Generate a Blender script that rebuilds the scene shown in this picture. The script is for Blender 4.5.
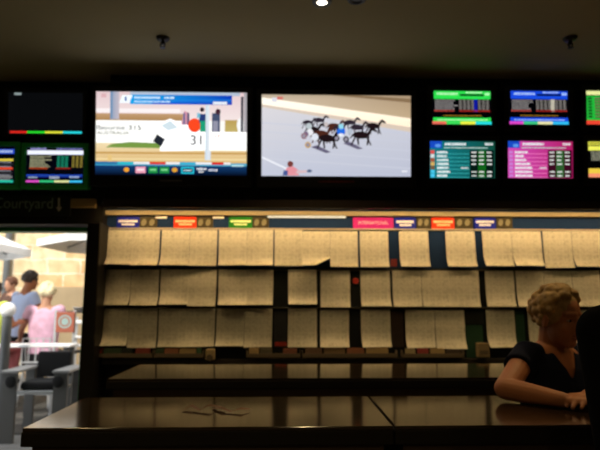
import bpy, bmesh, math, random
from mathutils import Vector, Matrix, Euler, noise

for o in list(bpy.data.objects):
    bpy.data.objects.remove(o)
random.seed(7)
SC = bpy.context.scene
COL = SC.collection

# ------------------------------------------------------------------ camera
FPX = 535.0
CAM_Z = 1.40
cam_d = bpy.data.cameras.new('camera')
cam_d.sensor_width = 36.0
cam_d.lens = FPX / 600 * 36
cam_d.clip_start = 0.05
cam = bpy.data.objects.new('camera', cam_d)
COL.objects.link(cam)
cam.location = (0, 0, CAM_Z)
cam.rotation_euler = (math.radians(98.0), 0, math.radians(-1.5))
SC.camera = cam
cam_d.dof.use_dof = True
cam_d.dof.focus_distance = 1.25
cam_d.dof.aperture_fstop = 4.2
CAM_R = Euler(cam.rotation_euler, 'XYZ').to_matrix()

# ------------------------------------------------------------------ world, exposure
world = bpy.data.worlds.new('world')
SC.world = world
world.use_nodes = True
bg = world.node_tree.nodes['Background']
bg.inputs['Color'].default_value = (0.93, 0.96, 1.0, 1)
bg.inputs['Strength'].default_value = 1.7
SC.view_settings.view_transform = 'Standard'
SC.view_settings.look = 'None'
SC.view_settings.gamma = 1.0
SC.view_settings.exposure = 0.0
SC.view_settings.use_curve_mapping = False

sun_d = bpy.data.lights.new('sun', 'SUN')
sun_d.energy = 4.0
sun_d.angle = math.radians(3)
sun_d.color = (1.0, 0.93, 0.8)
sun = bpy.data.objects.new('sun', sun_d)
COL.objects.link(sun)
sun.location = (-4, 2, 9)
sun.rotation_euler = (math.radians(38), math.radians(-14), 0)

DOWNLIGHT_POWER = 30.0
REAR_FILL_POWER = 60.0
COVE_POWER = 17.5
WARM = (1.0, 0.72, 0.32)


# ------------------------------------------------------------------ helpers
def ray(px, py):
    return CAM_R @ Vector(((px - 300) / FPX, (225 - py) / FPX, -1))


def P(px, py, Y):
    d = ray(px, py)
    return Vector((0, 0, CAM_Z)) + d * (Y / d.y)


def PZ(px, py, z):
    d = ray(px, py)
    return Vector((0, 0, CAM_Z)) + d * ((z - CAM_Z) / d.z)


def lin(c):
    c = c / 255.0
    return c / 12.92 if c <= 0.04045 else ((c + 0.055) / 1.055) ** 2.4


def rgb(r, g, b):
    return (lin(r), lin(g), lin(b))


MATS = {}


def mat(name, col, rough=0.6, metal=0.0, spec=0.5, coat=0.0, bump=None, vary=0.0, vscale=8.0, emit=0.0):
    if name in MATS:
        return MATS[name]
    m = bpy.data.materials.new(name)
    m.use_nodes = True
    nt = m.node_tree
    b = nt.nodes['Principled BSDF']
    b.inputs['Base Color'].default_value = (*col, 1)
    b.inputs['Roughness'].default_value = rough
    b.inputs['Metallic'].default_value = metal
    b.inputs['Specular IOR Level'].default_value = spec
    b.inputs['Coat Weight'].default_value = coat
    b.inputs['Coat Roughness'].default_value = 0.08
    if emit:
        b.inputs['Emission Color'].default_value = (*col, 1)
        b.inputs['Emission Strength'].default_value = emit
    if vary or bump:
        tc = nt.nodes.new('ShaderNodeTexCoord')
        n = nt.nodes.new('ShaderNodeTexNoise')
        n.inputs['Scale'].default_value = vscale
        n.inputs['Detail'].default_value = 5
        nt.links.new(tc.outputs['Object'], n.inputs['Vector'])
        if vary:
            mx = nt.nodes.new('ShaderNodeMix')
            mx.data_type = 'RGBA'
            mx.inputs[6].default_value = (*[max(0, c * (1 - vary)) for c in col], 1)
            mx.inputs[7].default_value = (*[min(1, c * (1 + vary)) for c in col], 1)
            nt.links.new(n.outputs['Fac'], mx.inputs[0])
            nt.links.new(mx.outputs[2], b.inputs['Base Color'])
        if bump:
            bp = nt.nodes.new('ShaderNodeBump')
            bp.inputs['Strength'].default_value = bump
            bp.inputs['Distance'].default_value = 0.01
            nt.links.new(n.outputs['Fac'], bp.inputs['Height'])
            nt.links.new(bp.outputs['Normal'], b.inputs['Normal'])
    MATS[name] = m
    return m


ORG = {}


class MB:
    """collects shapes in world coordinates; build() links them as one mesh object"""

    def __init__(self):
        self.v, self.f, self.mi, self.col = [], [], [], []
        self.smooth = []

    def add(self, vs, fs, mi=0, col=None, smooth=False):
        o = len(self.v)
        self.v += [Vector(p) for p in vs]
        for f in fs:
            self.f.append([i + o for i in f])
            self.mi.append(mi)
            self.col.append(col)
            self.smooth.append(smooth)

    def box(self, x0, y0, z0, x1, y1, z1, mi=0, bev=0.0, M=None, seg=2):
        bm = bmesh.new()
        bmesh.ops.create_cube(bm, size=1)
        c = Vector(((x0 + x1) / 2, (y0 + y1) / 2, (z0 + z1) / 2))
        s = Vector((abs(x1 - x0), abs(y1 - y0), abs(z1 - z0)))
        for v in bm.verts:
            v.co = Vector((v.co.x * s.x, v.co.y * s.y, v.co.z * s.z))
        if bev:
            bmesh.ops.bevel(bm, geom=list(bm.edges), offset=min(bev, min(s) * 0.45), segments=seg, affect='EDGES', profile=0.5)
        T = Matrix.Translation(c)
        if M is not None:
            T = M
        self.bm(bm, T, mi)

    def bm(self, bm, T=None, mi=0, smooth=False):
        bm.verts.ensure_lookup_table()
        bm.verts.index_update()
        T = T or Matrix()
        self.add([T @ v.co for v in bm.verts], [[v.index for v in f.verts] for f in bm.faces], mi, None, smooth)
        bm.free()

    def cone(self, p0, r0, p1, r1, mi=0, n=16, smooth=True):
        p0, p1 = Vector(p0), Vector(p1)
        d = (p1 - p0).normalized()
        a = d.orthogonal().normalized()
        b = d.cross(a)
        vs = []
        for p, r in ((p0, r0), (p1, r1)):
            for k in range(n):
                t = 2 * math.pi * k / n
                vs.append(p + a * (r * math.cos(t)) + b * (r * math.sin(t)))
        self.add(vs, [[k, (k + 1) % n, n + (k + 1) % n, n + k] for k in range(n)], mi, None, smooth)
        self.add(vs, [list(range(n))[::-1], list(range(n, 2 * n))], mi)

    def tube(self, pts, r, mi=0, n=10):
        pts = [Vector(p) for p in pts]
        rs = r if isinstance(r, (list, tuple)) else [r] * len(pts)
        d0 = (pts[1] - pts[0]).normalized()
        a = d0.orthogonal().normalized()
        vs = []
        for i, p in enumerate(pts):
            d = (pts[min(i + 1, len(pts) - 1)] - pts[max(i - 1, 0)]).normalized()
            a = (a - d * a.dot(d)).normalized()
            b = d.cross(a)
            for k in range(n):
                t = 2 * math.pi * k / n
                vs.append(p + a * (rs[i] * math.cos(t)) + b * (rs[i] * math.sin(t)))
        fs = []
        for i in range(len(pts) - 1):
            for k in range(n):
                fs.append([i * n + k, i * n + (k + 1) % n, (i + 1) * n + (k + 1) % n, (i + 1) * n + k])
        self.add(vs, fs, mi, None, True)
        m = (len(pts) - 1) * n
        self.add(vs, [list(range(n))[::-1], list(range(m, m + n))], mi)

    def lathe(self, c, prof, mi=0, n=24):
        c = Vector(c)
        vs, fs = [], []
        for r, z in prof:
            for k in range(n):
                t = 2 * math.pi * k / n
                vs.append(c + Vector((r * math.cos(t), r * math.sin(t), z)))
        for i in range(len(prof) - 1):
            for k in range(n):
                fs.append([i * n + k, i * n + (k + 1) % n, (i + 1) * n + (k + 1) % n, (i + 1) * n + k])
        self.add(vs, fs, mi, None, True)

    def capsule(self, p0, r0, p1, r1, mi=0, n=14, flat=False):
        p0, p1 = Vector(p0), Vector(p1)
        if flat:
            self.cone(p0, r0, p1, r1, mi, n)
            return
        d = (p1 - p0)
        d = d.normalized() if d.length > 1e-6 else Vector((0, 0, 1))
        pts, rs = [], []
        for k in range(5):
            t = math.pi / 2 * k / 4.3
            pts.append(p0 - d * (r0 * math.cos(t)))
            rs.append(max(r0 * math.sin(t), r0 * 0.05))
        pts.append(p0); rs.append(r0)
        pts.append(p1); rs.append(r1)
        for k in range(4, -1, -1):
            t = math.pi / 2 * k / 4.3
            pts.append(p1 + d * (r1 * math.cos(t)))
            rs.append(max(r1 * math.sin(t), r1 * 0.05))
        self.tube(pts, rs, mi, n)

    def ellipsoid(self, c, R, rx, ry, rz, mi=0, n=16):
        bm = bmesh.new()
        bmesh.ops.create_uvsphere(bm, u_segments=n, v_segments=max(8, n * 2 // 3), radius=1)
        T = Matrix.Translation(Vector(c)) @ R.to_4x4() @ Matrix.Diagonal((rx, ry, rz, 1))
        self.bm(bm, T, mi, True)

    def loft(self, rings, n=24, mi=0):
        vs, fs = [], []
        for c, ax, ay in rings:
            for k in range(n):
                t = 2 * math.pi * k / n
                vs.append(Vector(c) + Vector(ax) * math.cos(t) + Vector(ay) * math.sin(t))
        for i in range(len(rings) - 1):
            for k in range(n):
                fs.append([i * n + k, i * n + (k + 1) % n, (i + 1) * n + (k + 1) % n, (i + 1) * n + k])
        m = (len(rings) - 1) * n
        fs += [list(range(n))[::-1], list(range(m, m + n))]
        self.add(vs, fs, mi, None, True)

    def build(self, name, mats, parent=None, origin=None, colors=False):
        if origin is None:
            if parent is not None:
                origin = ORG[parent]
            else:
                xs = [p.x for p in self.v]; ys = [p.y for p in self.v]; zs = [p.z for p in self.v]
                origin = Vector(((min(xs) + max(xs)) / 2, (min(ys) + max(ys)) / 2, min(zs)))
        me = bpy.data.meshes.new(name)
        me.from_pydata([p - origin for p in self.v], [], self.f)
        for m in (mats if isinstance(mats, (list, tuple)) else [mats]):
            me.materials.append(m)
        me.polygons.foreach_set('material_index', self.mi)
        me.polygons.foreach_set('use_smooth', self.smooth)
        if colors:
            at = me.color_attributes.new('picture', 'FLOAT_COLOR', 'CORNER')
            for p in me.polygons:
                c = self.col[p.index]
                for j, li in enumerate(p.loop_indices):
                    cc = c[j] if isinstance(c[0], (tuple, list)) else c
                    at.data[li].color = (*cc, 1)
        me.validate()
        ob = bpy.data.objects.new(name, me)
        COL.objects.link(ob)
        if parent is not None:
            ob.parent = parent
            ob.location = Vector(origin) - ORG[parent]
        else:
            ob.location = origin
        ORG[ob] = Vector(origin)
        return ob


def tag(o, label, cat, group=None):
    o['label'] = label
    o['category'] = cat
    if group:
        o['group'] = group
    return o


def structure(o):
    o['kind'] = 'structure'
    return o


def thing(name, label, cat, loc, group=None):
    o = bpy.data.objects.new(name, None)
    o.empty_display_size = 0.1
    COL.objects.link(o)
    o.location = loc
    ORG[o] = Vector(loc)
    return tag(o, label, cat, group)


def text_into(mb, s, origin, ux, uy, height, mi=0, col=None, thick=0.0, mono_w=None, align='CENTER'):
    """built-in lettering laid on the plane origin + ux*x + uy*y"""
    cu = bpy.data.curves.new('lettering', 'FONT')
    cu.body = s
    cu.size = 1.0
    cu.align_x = align
    cu.align_y = 'CENTER'
    cu.extrude = 0
    ob = bpy.data.objects.new('lettering', cu)
    COL.objects.link(ob)
    dg = bpy.context.evaluated_depsgraph_get()
    me = bpy.data.meshes.new_from_object(ob.evaluated_get(dg))
    ws = [v.co.x for v in me.vertices]
    k = height / 0.72
    kx = k if mono_w is None else mono_w / (max(ws) - min(ws))
    ux, uy = Vector(ux), Vector(uy)
    mb.add([Vector(origin) + ux * (v.co.x * kx) + uy * (v.co.y * k) for v in me.vertices],
           [list(p.vertices) for p in me.polygons], mi, col)
    bpy.data.objects.remove(ob)
    bpy.data.meshes.remove(me)
    bpy.data.curves.remove(cu)


def remeshed(mb, name, m, parent, voxel, smooth=6, factor=0.5):
    ob = mb.build(name, m, parent)
    r = ob.modifiers.new('skin', 'REMESH')
    r.mode = 'VOXEL'
    r.voxel_size = voxel
    r.use_smooth_shade = True
    s = ob.modifiers.new('soft', 'SMOOTH')
    s.iterations = smooth
    s.factor = factor
    dg = bpy.context.evaluated_depsgraph_get()
    me = bpy.data.meshes.new_from_object(ob.evaluated_get(dg))
    old = ob.data
    ob.modifiers.clear()
    ob.data = me
    me.name = name
    bpy.data.meshes.remove(old)
    for p in me.polygons:
        p.use_smooth = True
    if not me.materials:
        me.materials.append(m)
    return ob


# ------------------------------------------------------------------ materials
M_BLACK = mat('black_paint', (0.006, 0.006, 0.006), 0.55, spec=0.25)
M_FASCIA = mat('black_fascia', (0.008, 0.007, 0.006), 0.6, spec=0.2)
M_POST = mat('black_column', (0.007, 0.006, 0.005), 0.5, spec=0.25)
M_CEIL = mat('ceiling_paint', (0.36, 0.32, 0.19), 0.9, spec=0.1, vary=0.04, vscale=2)
M_WALLD = mat('dark_wall', (0.05, 0.04, 0.03), 0.8, spec=0.2)
M_NAVY = mat('navy_felt', (0.012, 0.03, 0.085), 0.9, spec=0.1)
M_DARKBOARD = mat('dark_board', (0.012, 0.014, 0.014), 0.8, spec=0.15)
M_CREAM = mat('cream_batten', (0.30, 0.25, 0.155), 0.7, spec=0.1)
M_RAIL = mat('dull_rail', (0.06, 0.055, 0.045), 0.5, metal=0.6)
M_SILVER = mat('silver_rail', (0.4, 0.36, 0.3), 0.4, metal=0.5)
M_PLASTIC = mat('black_plastic', (0.008, 0.008, 0.009), 0.35, spec=0.4)
M_GREENGLOW_CASE = mat('green_glow_casing', (0.04, 0.75, 0.15), 0.5)  # green light falling on the monitor casings, put into their base colour
M_ALU = mat('aluminium', (0.55, 0.56, 0.56), 0.4, metal=0.6)
M_WHITE = mat('white_gloss', (0.85, 0.85, 0.85), 0.4)
M_GREY = mat('grey_steel', (0.13, 0.135, 0.135), 0.5, metal=0.3)
M_CANVAS = mat('white_canvas', (0.9, 0.9, 0.88), 0.85)
M_SKIN = mat('skin', (0.55, 0.29, 0.18), 0.55, vary=0.08, vscale=30)
M_SKIN_TAN = mat('tanned_skin', (0.42, 0.155, 0.065), 0.5, vary=0.08, vscale=30)


def emission_picture():
    m = bpy.data.materials.new('screen_picture')
    m.use_nodes = True
    nt = m.node_tree
    nt.nodes.clear()
    at = nt.nodes.new('ShaderNodeVertexColor')
    at.layer_name = 'picture'
    em = nt.nodes.new('ShaderNodeEmission')
    out = nt.nodes.new('ShaderNodeOutputMaterial')
    nt.links.new(at.outputs['Color'], em.inputs['Color'])
    em.inputs['Strength'].default_value = 1.0
    nt.links.new(em.outputs[0], out.inputs['Surface'])
    return m


M_SCREEN = emission_picture()


def emission(name, col, s):
    m = bpy.data.materials.new(name)
    m.use_nodes = True
    nt = m.node_tree
    nt.nodes.clear()
    em = nt.nodes.new('ShaderNodeEmission')
    out = nt.nodes.new('ShaderNodeOutputMaterial')
    em.inputs['Color'].default_value = (*col, 1)
    em.inputs['Strength'].default_value = s
    nt.links.new(em.outputs[0], out.inputs['Surface'])
    return m


M_LAMP = emission('lamp_glow', (1.0, 0.9, 0.72), 9.0)
M_STRIP = emission('strip_glow', (1.0, 0.86, 0.58), 1.0)


def wood_mat():
    m = bpy.data.materials.new('dark_varnished_wood')
    m.use_nodes = True
    nt = m.node_tree
    b = nt.nodes['Principled BSDF']
    tc = nt.nodes.new('ShaderNodeTexCoord')
    mp = nt.nodes.new('ShaderNodeMapping')
    mp.inputs['Scale'].default_value = (1.2, 14, 14)
    n = nt.nodes.new('ShaderNodeTexNoise')
    n.inputs['Scale'].default_value = 3
    n.inputs['Detail'].default_value = 8
    r = nt.nodes.new('ShaderNodeValToRGB')
    r.color_ramp.elements[0].color = (0.010, 0.006, 0.003, 1)
    r.color_ramp.elements[1].color = (0.034, 0.02, 0.010, 1)
    nt.links.new(tc.outputs['Object'], mp.inputs['Vector'])
    nt.links.new(mp.outputs['Vector'], n.inputs['Vector'])
    nt.links.new(n.outputs['Fac'], r.inputs['Fac'])
    nt.links.new(r.outputs['Color'], b.inputs['Base Color'])
    b.inputs['Roughness'].default_value = 0.11
    b.inputs['Specular IOR Level'].default_value = 0.5
    b.inputs['Coat Weight'].default_value = 0.15
    b.inputs['Coat Roughness'].default_value = 0.1
    return m


M_WOOD = wood_mat()
M_EDGE = mat('black_table_edge', (0.008, 0.006, 0.005), 0.6, spec=0.15)
M_APRON = mat('table_apron', (0.03, 0.017, 0.01), 0.6, spec=0.2)


def paper_mat():
    m = bpy.data.materials.new('printed_paper')
    m.use_nodes = True
    nt = m.node_tree
    b = nt.nodes['Principled BSDF']
    b.inputs['Roughness'].default_value = 0.9
    b.inputs['Specular IOR Level'].default_value = 0.1
    tc = nt.nodes.new('ShaderNodeTexCoord')
    br = nt.nodes.new('ShaderNodeTexBrick')          # columns and paragraphs of small print
    br.inputs['Scale'].default_value = 1
    br.inputs['Brick Width'].default_value = 0.052
    br.inputs['Row Height'].default_value = 0.06
    br.inputs['Mortar Size'].default_value = 0.0035
    br.inputs['Mortar Smooth'].default_value = 0.3
    br.offset = 0.0
    br.inputs['Color1'].default_value = (0.43, 0.41, 0.34, 1)
    br.inputs['Color2'].default_value = (0.52, 0.49, 0.41, 1)
    br.inputs['Mortar'].default_value = (0.62, 0.59, 0.50, 1)
    sw = nt.nodes.new('ShaderNodeSeparateXYZ')
    cb = nt.nodes.new('ShaderNodeCombineXYZ')
    nt.links.new(tc.outputs['Object'], sw.inputs[0])
    nt.links.new(sw.outputs['X'], cb.inputs['X'])
    nt.links.new(sw.outputs['Z'], cb.inputs['Y'])
    nt.links.new(cb.outputs[0], br.inputs['Vector'])
    n = nt.nodes.new('ShaderNodeTexNoise')
    n.inputs['Scale'].default_value = 55
    n.inputs['Detail'].default_value = 3
    nt.links.new(tc.outputs['Object'], n.inputs['Vector'])
    mx = nt.nodes.new('ShaderNodeMix')
    mx.data_type = 'RGBA'
    mx.inputs[7].default_value = (0.60, 0.57, 0.48, 1)
    mr = nt.nodes.new('ShaderNodeMapRange')
    mr.inputs['From Min'].default_value = 0.38
    mr.inputs['From Max'].default_value = 0.62
    nt.links.new(n.outputs['Fac'], mr.inputs['Value'])
    nt.links.new(mr.outputs['Result'], mx.inputs[0])
    nt.links.new(br.outputs['Color'], mx.inputs[6])
    nt.links.new(mx.outputs[2], b.inputs['Base Color'])
    return m


M_PAPER = paper_mat()


def stone_mat():
    m = bpy.data.materials.new('sandstone_blocks')
    m.use_nodes = True
    nt = m.node_tree
    b = nt.nodes['Principled BSDF']
    b.inputs['Roughness'].default_value = 0.9
    b.inputs['Specular IOR Level'].default_value = 0.1
    tc = nt.nodes.new('ShaderNodeTexCoord')
    sw = nt.nodes.new('ShaderNodeSeparateXYZ')
    cb = nt.nodes.new('ShaderNodeCombineXYZ')
    nt.links.new(tc.outputs['Object'], sw.inputs[0])
    nt.links.new(sw.outputs['X'], cb.inputs['X'])
    nt.links.new(sw.outputs['Z'], cb.inputs['Y'])
    nz = nt.nodes.new('ShaderNodeTexNoise')
    nz.inputs['Scale'].default_value = 3
    nt.links.new(cb.outputs[0], nz.inputs['Vector'])
    ad = nt.nodes.new('ShaderNodeMixRGB')
    ad.blend_type = 'LINEAR_LIGHT'
    ad.inputs['Fac'].default_value = 0.05
    nt.links.new(cb.outputs[0], ad.inputs['Color1'])
    nt.links.new(nz.outputs['Color'], ad.inputs['Color2'])
    br = nt.nodes.new('ShaderNodeTexBrick')
    br.inputs['Scale'].default_value = 1
    br.inputs['Brick Width'].default_value = 0.62
    br.inputs['Row Height'].default_value = 0.27
    br.inputs['Mortar Size'].default_value = 0.018
    br.inputs['Mortar Smooth'].default_value = 0.6
    br.inputs['Color1'].default_value = (0.66, 0.42, 0.19, 1)
    br.inputs['Color2'].default_value = (0.80, 0.66, 0.42, 1)
    br.inputs['Mortar'].default_value = (0.85, 0.76, 0.58, 1)
    nt.links.new(ad.outputs['Color'], br.inputs['Vector'])
    n2 = nt.nodes.new('ShaderNodeTexNoise')
    n2.inputs['Scale'].default_value = 5
    n2.inputs['Detail'].default_value = 6
    nt.links.new(tc.outputs['Object'], n2.inputs['Vector'])
    mx = nt.nodes.new('ShaderNodeMixRGB')
    mx.blend_type = 'MULTIPLY'
    mx.inputs['Fac'].default_value = 0.45
    nt.links.new(br.outputs['Color'], mx.inputs['Color1'])
    rp = nt.nodes.new('ShaderNodeValToRGB')
    rp.color_ramp.elements[0].position = 0.35
    rp.color_ramp.elements[0].color = (0.55, 0.42, 0.3, 1)
    rp.color_ramp.elements[1].position = 0.6
    rp.color_ramp.elements[1].color = (1, 1, 1, 1)
    nt.links.new(n2.outputs['Fac'], rp.inputs['Fac'])
    nt.links.new(rp.outputs['Color'], mx.inputs['Color2'])
    nt.links.new(mx.outputs['Color'], b.inputs['Base Color'])
    bp = nt.nodes.new('ShaderNodeBump')
    bp.inputs['Strength'].default_value = 0.6
    bp.inputs['Distance'].default_value = 0.03
    nt.links.new(n2.outputs['Fac'], bp.inputs['Height'])
    nt.links.new(bp.outputs['Normal'], b.inputs['Normal'])
    return m


def tile_mat(name, c1, c2, mortar, w, h, rough=0.6):
    m = bpy.data.materials.new(name)
    m.use_nodes = True
    nt = m.node_tree
    b = nt.nodes['Principled BSDF']
    b.inputs['Roughness'].default_value = rough
    tc = nt.nodes.new('ShaderNodeTexCoord')
    br = nt.nodes.new('ShaderNodeTexBrick')
    br.inputs['Scale'].default_value = 1
    br.inputs['Brick Width'].default_value = w
    br.inputs['Row Height'].default_value = h
    br.inputs['Mortar Size'].default_value = 0.008
    br.inputs['Color1'].default_value = (*c1, 1)
    br.inputs['Color2'].default_value = (*c2, 1)
    br.inputs['Mortar'].default_value = (*mortar, 1)
    nt.links.new(tc.outputs['Object'], br.inputs['Vector'])
    nt.links.new(br.outputs['Color'], b.inputs['Base Color'])
    return m


M_STONE = stone_mat()
M_FLOOR = tile_mat('grey_floor_tiles', (0.16, 0.15, 0.14), (0.2, 0.19, 0.17), (0.08, 0.08, 0.07), 0.4, 0.4, 0.4)
M_PAVE = tile_mat('pale_paving', (0.20, 0.20, 0.195), (0.24, 0.24, 0.23), (0.12, 0.12, 0.11), 0.5, 0.5, 0.8)
M_MATTING = tile_mat('dark_pavers', (0.045, 0.045, 0.04), (0.09, 0.085, 0.08), (0.02, 0.02, 0.02), 0.22, 0.11, 0.8)

# ------------------------------------------------------------------ structure
Y_BOARD = 4.10
Y_FASCIA = 3.86
Y_WALL = 4.20
Y_OUT = 4.38
XL, XR, YB = -3.6, 3.4, -3.2
Z_CEIL = P(300, 77, Y_FASCIA).z
Z_FASCIA = P(300, 208.5, Y_FASCIA).z
DOOR_R = P(86, 300, Y_WALL).x
DOOR_L = DOOR_R - 1.35
DOOR_H = P(50, 223.5, Y_WALL).z


def sbox(name, x0, y0, z0, x1, y1, z1, m):
    b = MB()
    b.box(x0, y0, z0, x1, y1, z1)
    return structure(b.build(name, m))


sbox('floor', XL - .1, YB - .1, -0.1, XR + .1, Y_OUT, 0, M_FLOOR)
sbox('ceiling', XL - .1, YB - .1, Z_CEIL, XR + .1, Y_OUT, Z_CEIL + 0.12, M_CEIL)
sbox('wall_left', XL - .1, YB, 0, XL, Y_OUT, Z_CEIL, M_WALLD)
sbox('wall_right', XR, YB, 0, XR + .1, Y_OUT, Z_CEIL, M_WALLD)
sbox('wall_rear', XL, YB - .1, 0, XR, YB, Z_CEIL, M_WALLD)
b = MB()
b.box(DOOR_R, Y_WALL, 0, XR, Y_OUT, Z_CEIL)
b.box(XL, Y_WALL, 0, DOOR_L, Y_OUT, Z_CEIL)
b.box(DOOR_L, Y_WALL, DOOR_H, DOOR_R, Y_OUT, Z_CEIL)
structure(b.build('wall_front', M_BLACK))
# black fascia carrying the screens, with a ledge line along its foot
b = MB()
fx0 = P(104, 200, Y_FASCIA).x
b.box(fx0, Y_FASCIA, Z_FASCIA + 0.05, XR, Y_WALL, Z_CEIL)
b.box(fx0, Y_FASCIA - 0.02, Z_FASCIA - 0.0, XR, Y_FASCIA, Z_FASCIA + 0.06, 1)
structure(b.build('trim_1', [M_FASCIA, mat('brown_ledge', (0.03, 0.016, 0.01), 0.5)]))
# black header box above the doorway
HZ0 = P(50, 224, 4.0).z
b = MB()
b.box(XL, 4.0, HZ0, P(104, 200, 4.0).x - 0.002, Y_WALL, Z_CEIL)
structure(b.build('trim_2', M_FASCIA))
# black column between the doorway and the board
b = MB()
cx0, cx1 = P(83, 300, 3.9).x, P(96.5, 300, 3.9).x
b.box(cx0, 3.9, 0, cx1, Y_WALL, HZ0, bev=0.008)
structure(b.build('trim_3', M_POST))
# door frame, with the green glow on it put into its colour
b = MB()
b.box(DOOR_L, Y_WALL + 0.02, DOOR_H - 0.06, DOOR_R, Y_WALL + 0.14, DOOR_H)
b.box(DOOR_R - 0.03, Y_WALL + 0.02, 0, DOOR_R, Y_WALL + 0.14, DOOR_H - 0.06)
b.box(DOOR_L, Y_WALL + 0.02, 0, DOOR_L + 0.03, Y_WALL + 0.14, DOOR_H - 0.06)
structure(b.build('door_1', mat('green_glow_door_frame', (0.015, 0.32, 0.06), 0.4)))
# courtyard outside
Y_STONE = 10.2
sbox('floor_courtyard', -9, Y_OUT, -0.1, 2.5, Y_STONE + .3, 0, M_PAVE)
sbox('floor_pavers', -9, 5.95, 0, 2.5, 8.6, 0.006, M_MATTING)
zpl = P(70, 287, Y_STONE).z
sbox('wall_courtyard', -9, Y_STONE, 0, 2.5, Y_STONE + .3, 4.6, M_STONE)
sbox('trim_4', P(50, 290, Y_STONE).x, Y_STONE - 0.12, 0, 2.4, Y_STONE, zpl,
     mat('brown_stone_plinth', (0.42, 0.32, 0.19), 0.9, vary=0.25, vscale=3, bump=0.4))
sbox('wall_courtyard_side', 2.5, Y_OUT, 0, 2.7, Y_STONE + .3, 4.0, M_STONE)

# ------------------------------------------------------------------ ceiling fittings


def downlight(x, y, label, lit=True, power=None, group=None, spot=115):
    t = thing('downlight', label, 'downlight', (x, y, Z_CEIL - 0.012), group)
    b = MB()
    b.lathe((x, y, Z_CEIL), [(0.029, 0.0), (0.029, -0.012), (0.052, -0.012), (0.056, -0.004), (0.056, 0.0)])
    b.build('trim_ring', M_GREY if lit else M_PLASTIC, t)
    b = MB()
    b.cone((x, y, Z_CEIL - 0.008), 0.0285, (x, y, Z_CEIL - 0.001), 0.0285)
    b.build('lamp_lens', M_LAMP if lit else M_PLASTIC, t)
    if lit:
        ld = bpy.data.lights.new('downlight_lamp', 'SPOT')
        ld.energy = power
        ld.color = WARM
        ld.spot_size = math.radians(spot)
        ld.spot_blend = 0.7
        ld.shadow_soft_size = 0.045
        lo = bpy.data.objects.new('downlight_lamp', ld)
        COL.objects.link(lo)
        lo.parent = t
        lo.location = (0, 0, -0.012)
    return t


c = PZ(322, 1, Z_CEIL)
downlight(c.x, c.y, 'lit round downlight in the ceiling at the top edge of the view', True, DOWNLIGHT_POWER)
c2 = PZ(346, -1, Z_CEIL)
downlight(c2.x + 0.06, c2.y - 0.01, 'unlit dark downlight beside the lit one', False)
row = [(-1.75, 2.2, 1.9), (1.75, 2.55, 1.15), (2.9, 2.45, 0.8)]
for i, (x, y, k) in enumerate(row):
    downlight(x, y, ['downlight left of the lit one, above the bar tables, out of view', 'downlight above the gap by the seated woman, out of view',
                     'downlight nearest the right wall, out of view'][i], True, DOWNLIGHT_POWER * k)
for i, (x, y) in enumerate([(-1.9, -1.2), (0.2, -1.4), (2.1, -1.0)]):  # unseen lamps behind the camera, added to fill the room with light
    downlight(x, y, ['added unseen rear downlight nearest the left wall', 'added unseen rear downlight in the middle of the ceiling', 'added unseen rear downlight nearest the right wall'][i], True, REAR_FILL_POWER * (2.3, .85, .8)[i], spot=150)


def sprinkler(px, py, label):
    c = PZ(px, py, Z_CEIL)
    x, y, z = c
    t = thing('ceiling_sprinkler', label, 'sprinkler', (x, y, z - 0.07), 'ceiling sprinklers')
    b = MB()
    b.lathe((x, y, z), [(0.0, -0.02), (0.03, -0.02), (0.042, -0.008), (0.045, 0.0)])
    b.build('escutcheon', M_PLASTIC, t)
    b = MB()
    b.cone((x, y, z - 0.045), 0.009, (x, y, z - 0.019), 0.012)
    for s in (-1, 1):
        b.tube([(x + s * 0.008, y, z - 0.03), (x + s * 0.017, y, z - 0.045), (x + s * 0.004, y, z - 0.064)], 0.004, n=8)
    b.build('frame', M_PLASTIC, t)
    b = MB()
    b.cone((x, y, z - 0.068), 0.018, (x, y, z - 0.064), 0.018)
    b.build('deflector', M_PLASTIC, t)


sprinkler(163, 38, 'small dark ceiling sprinkler above the left television')
sprinkler(570, 38, 'small dark ceiling sprinkler above the small screens')


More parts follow.
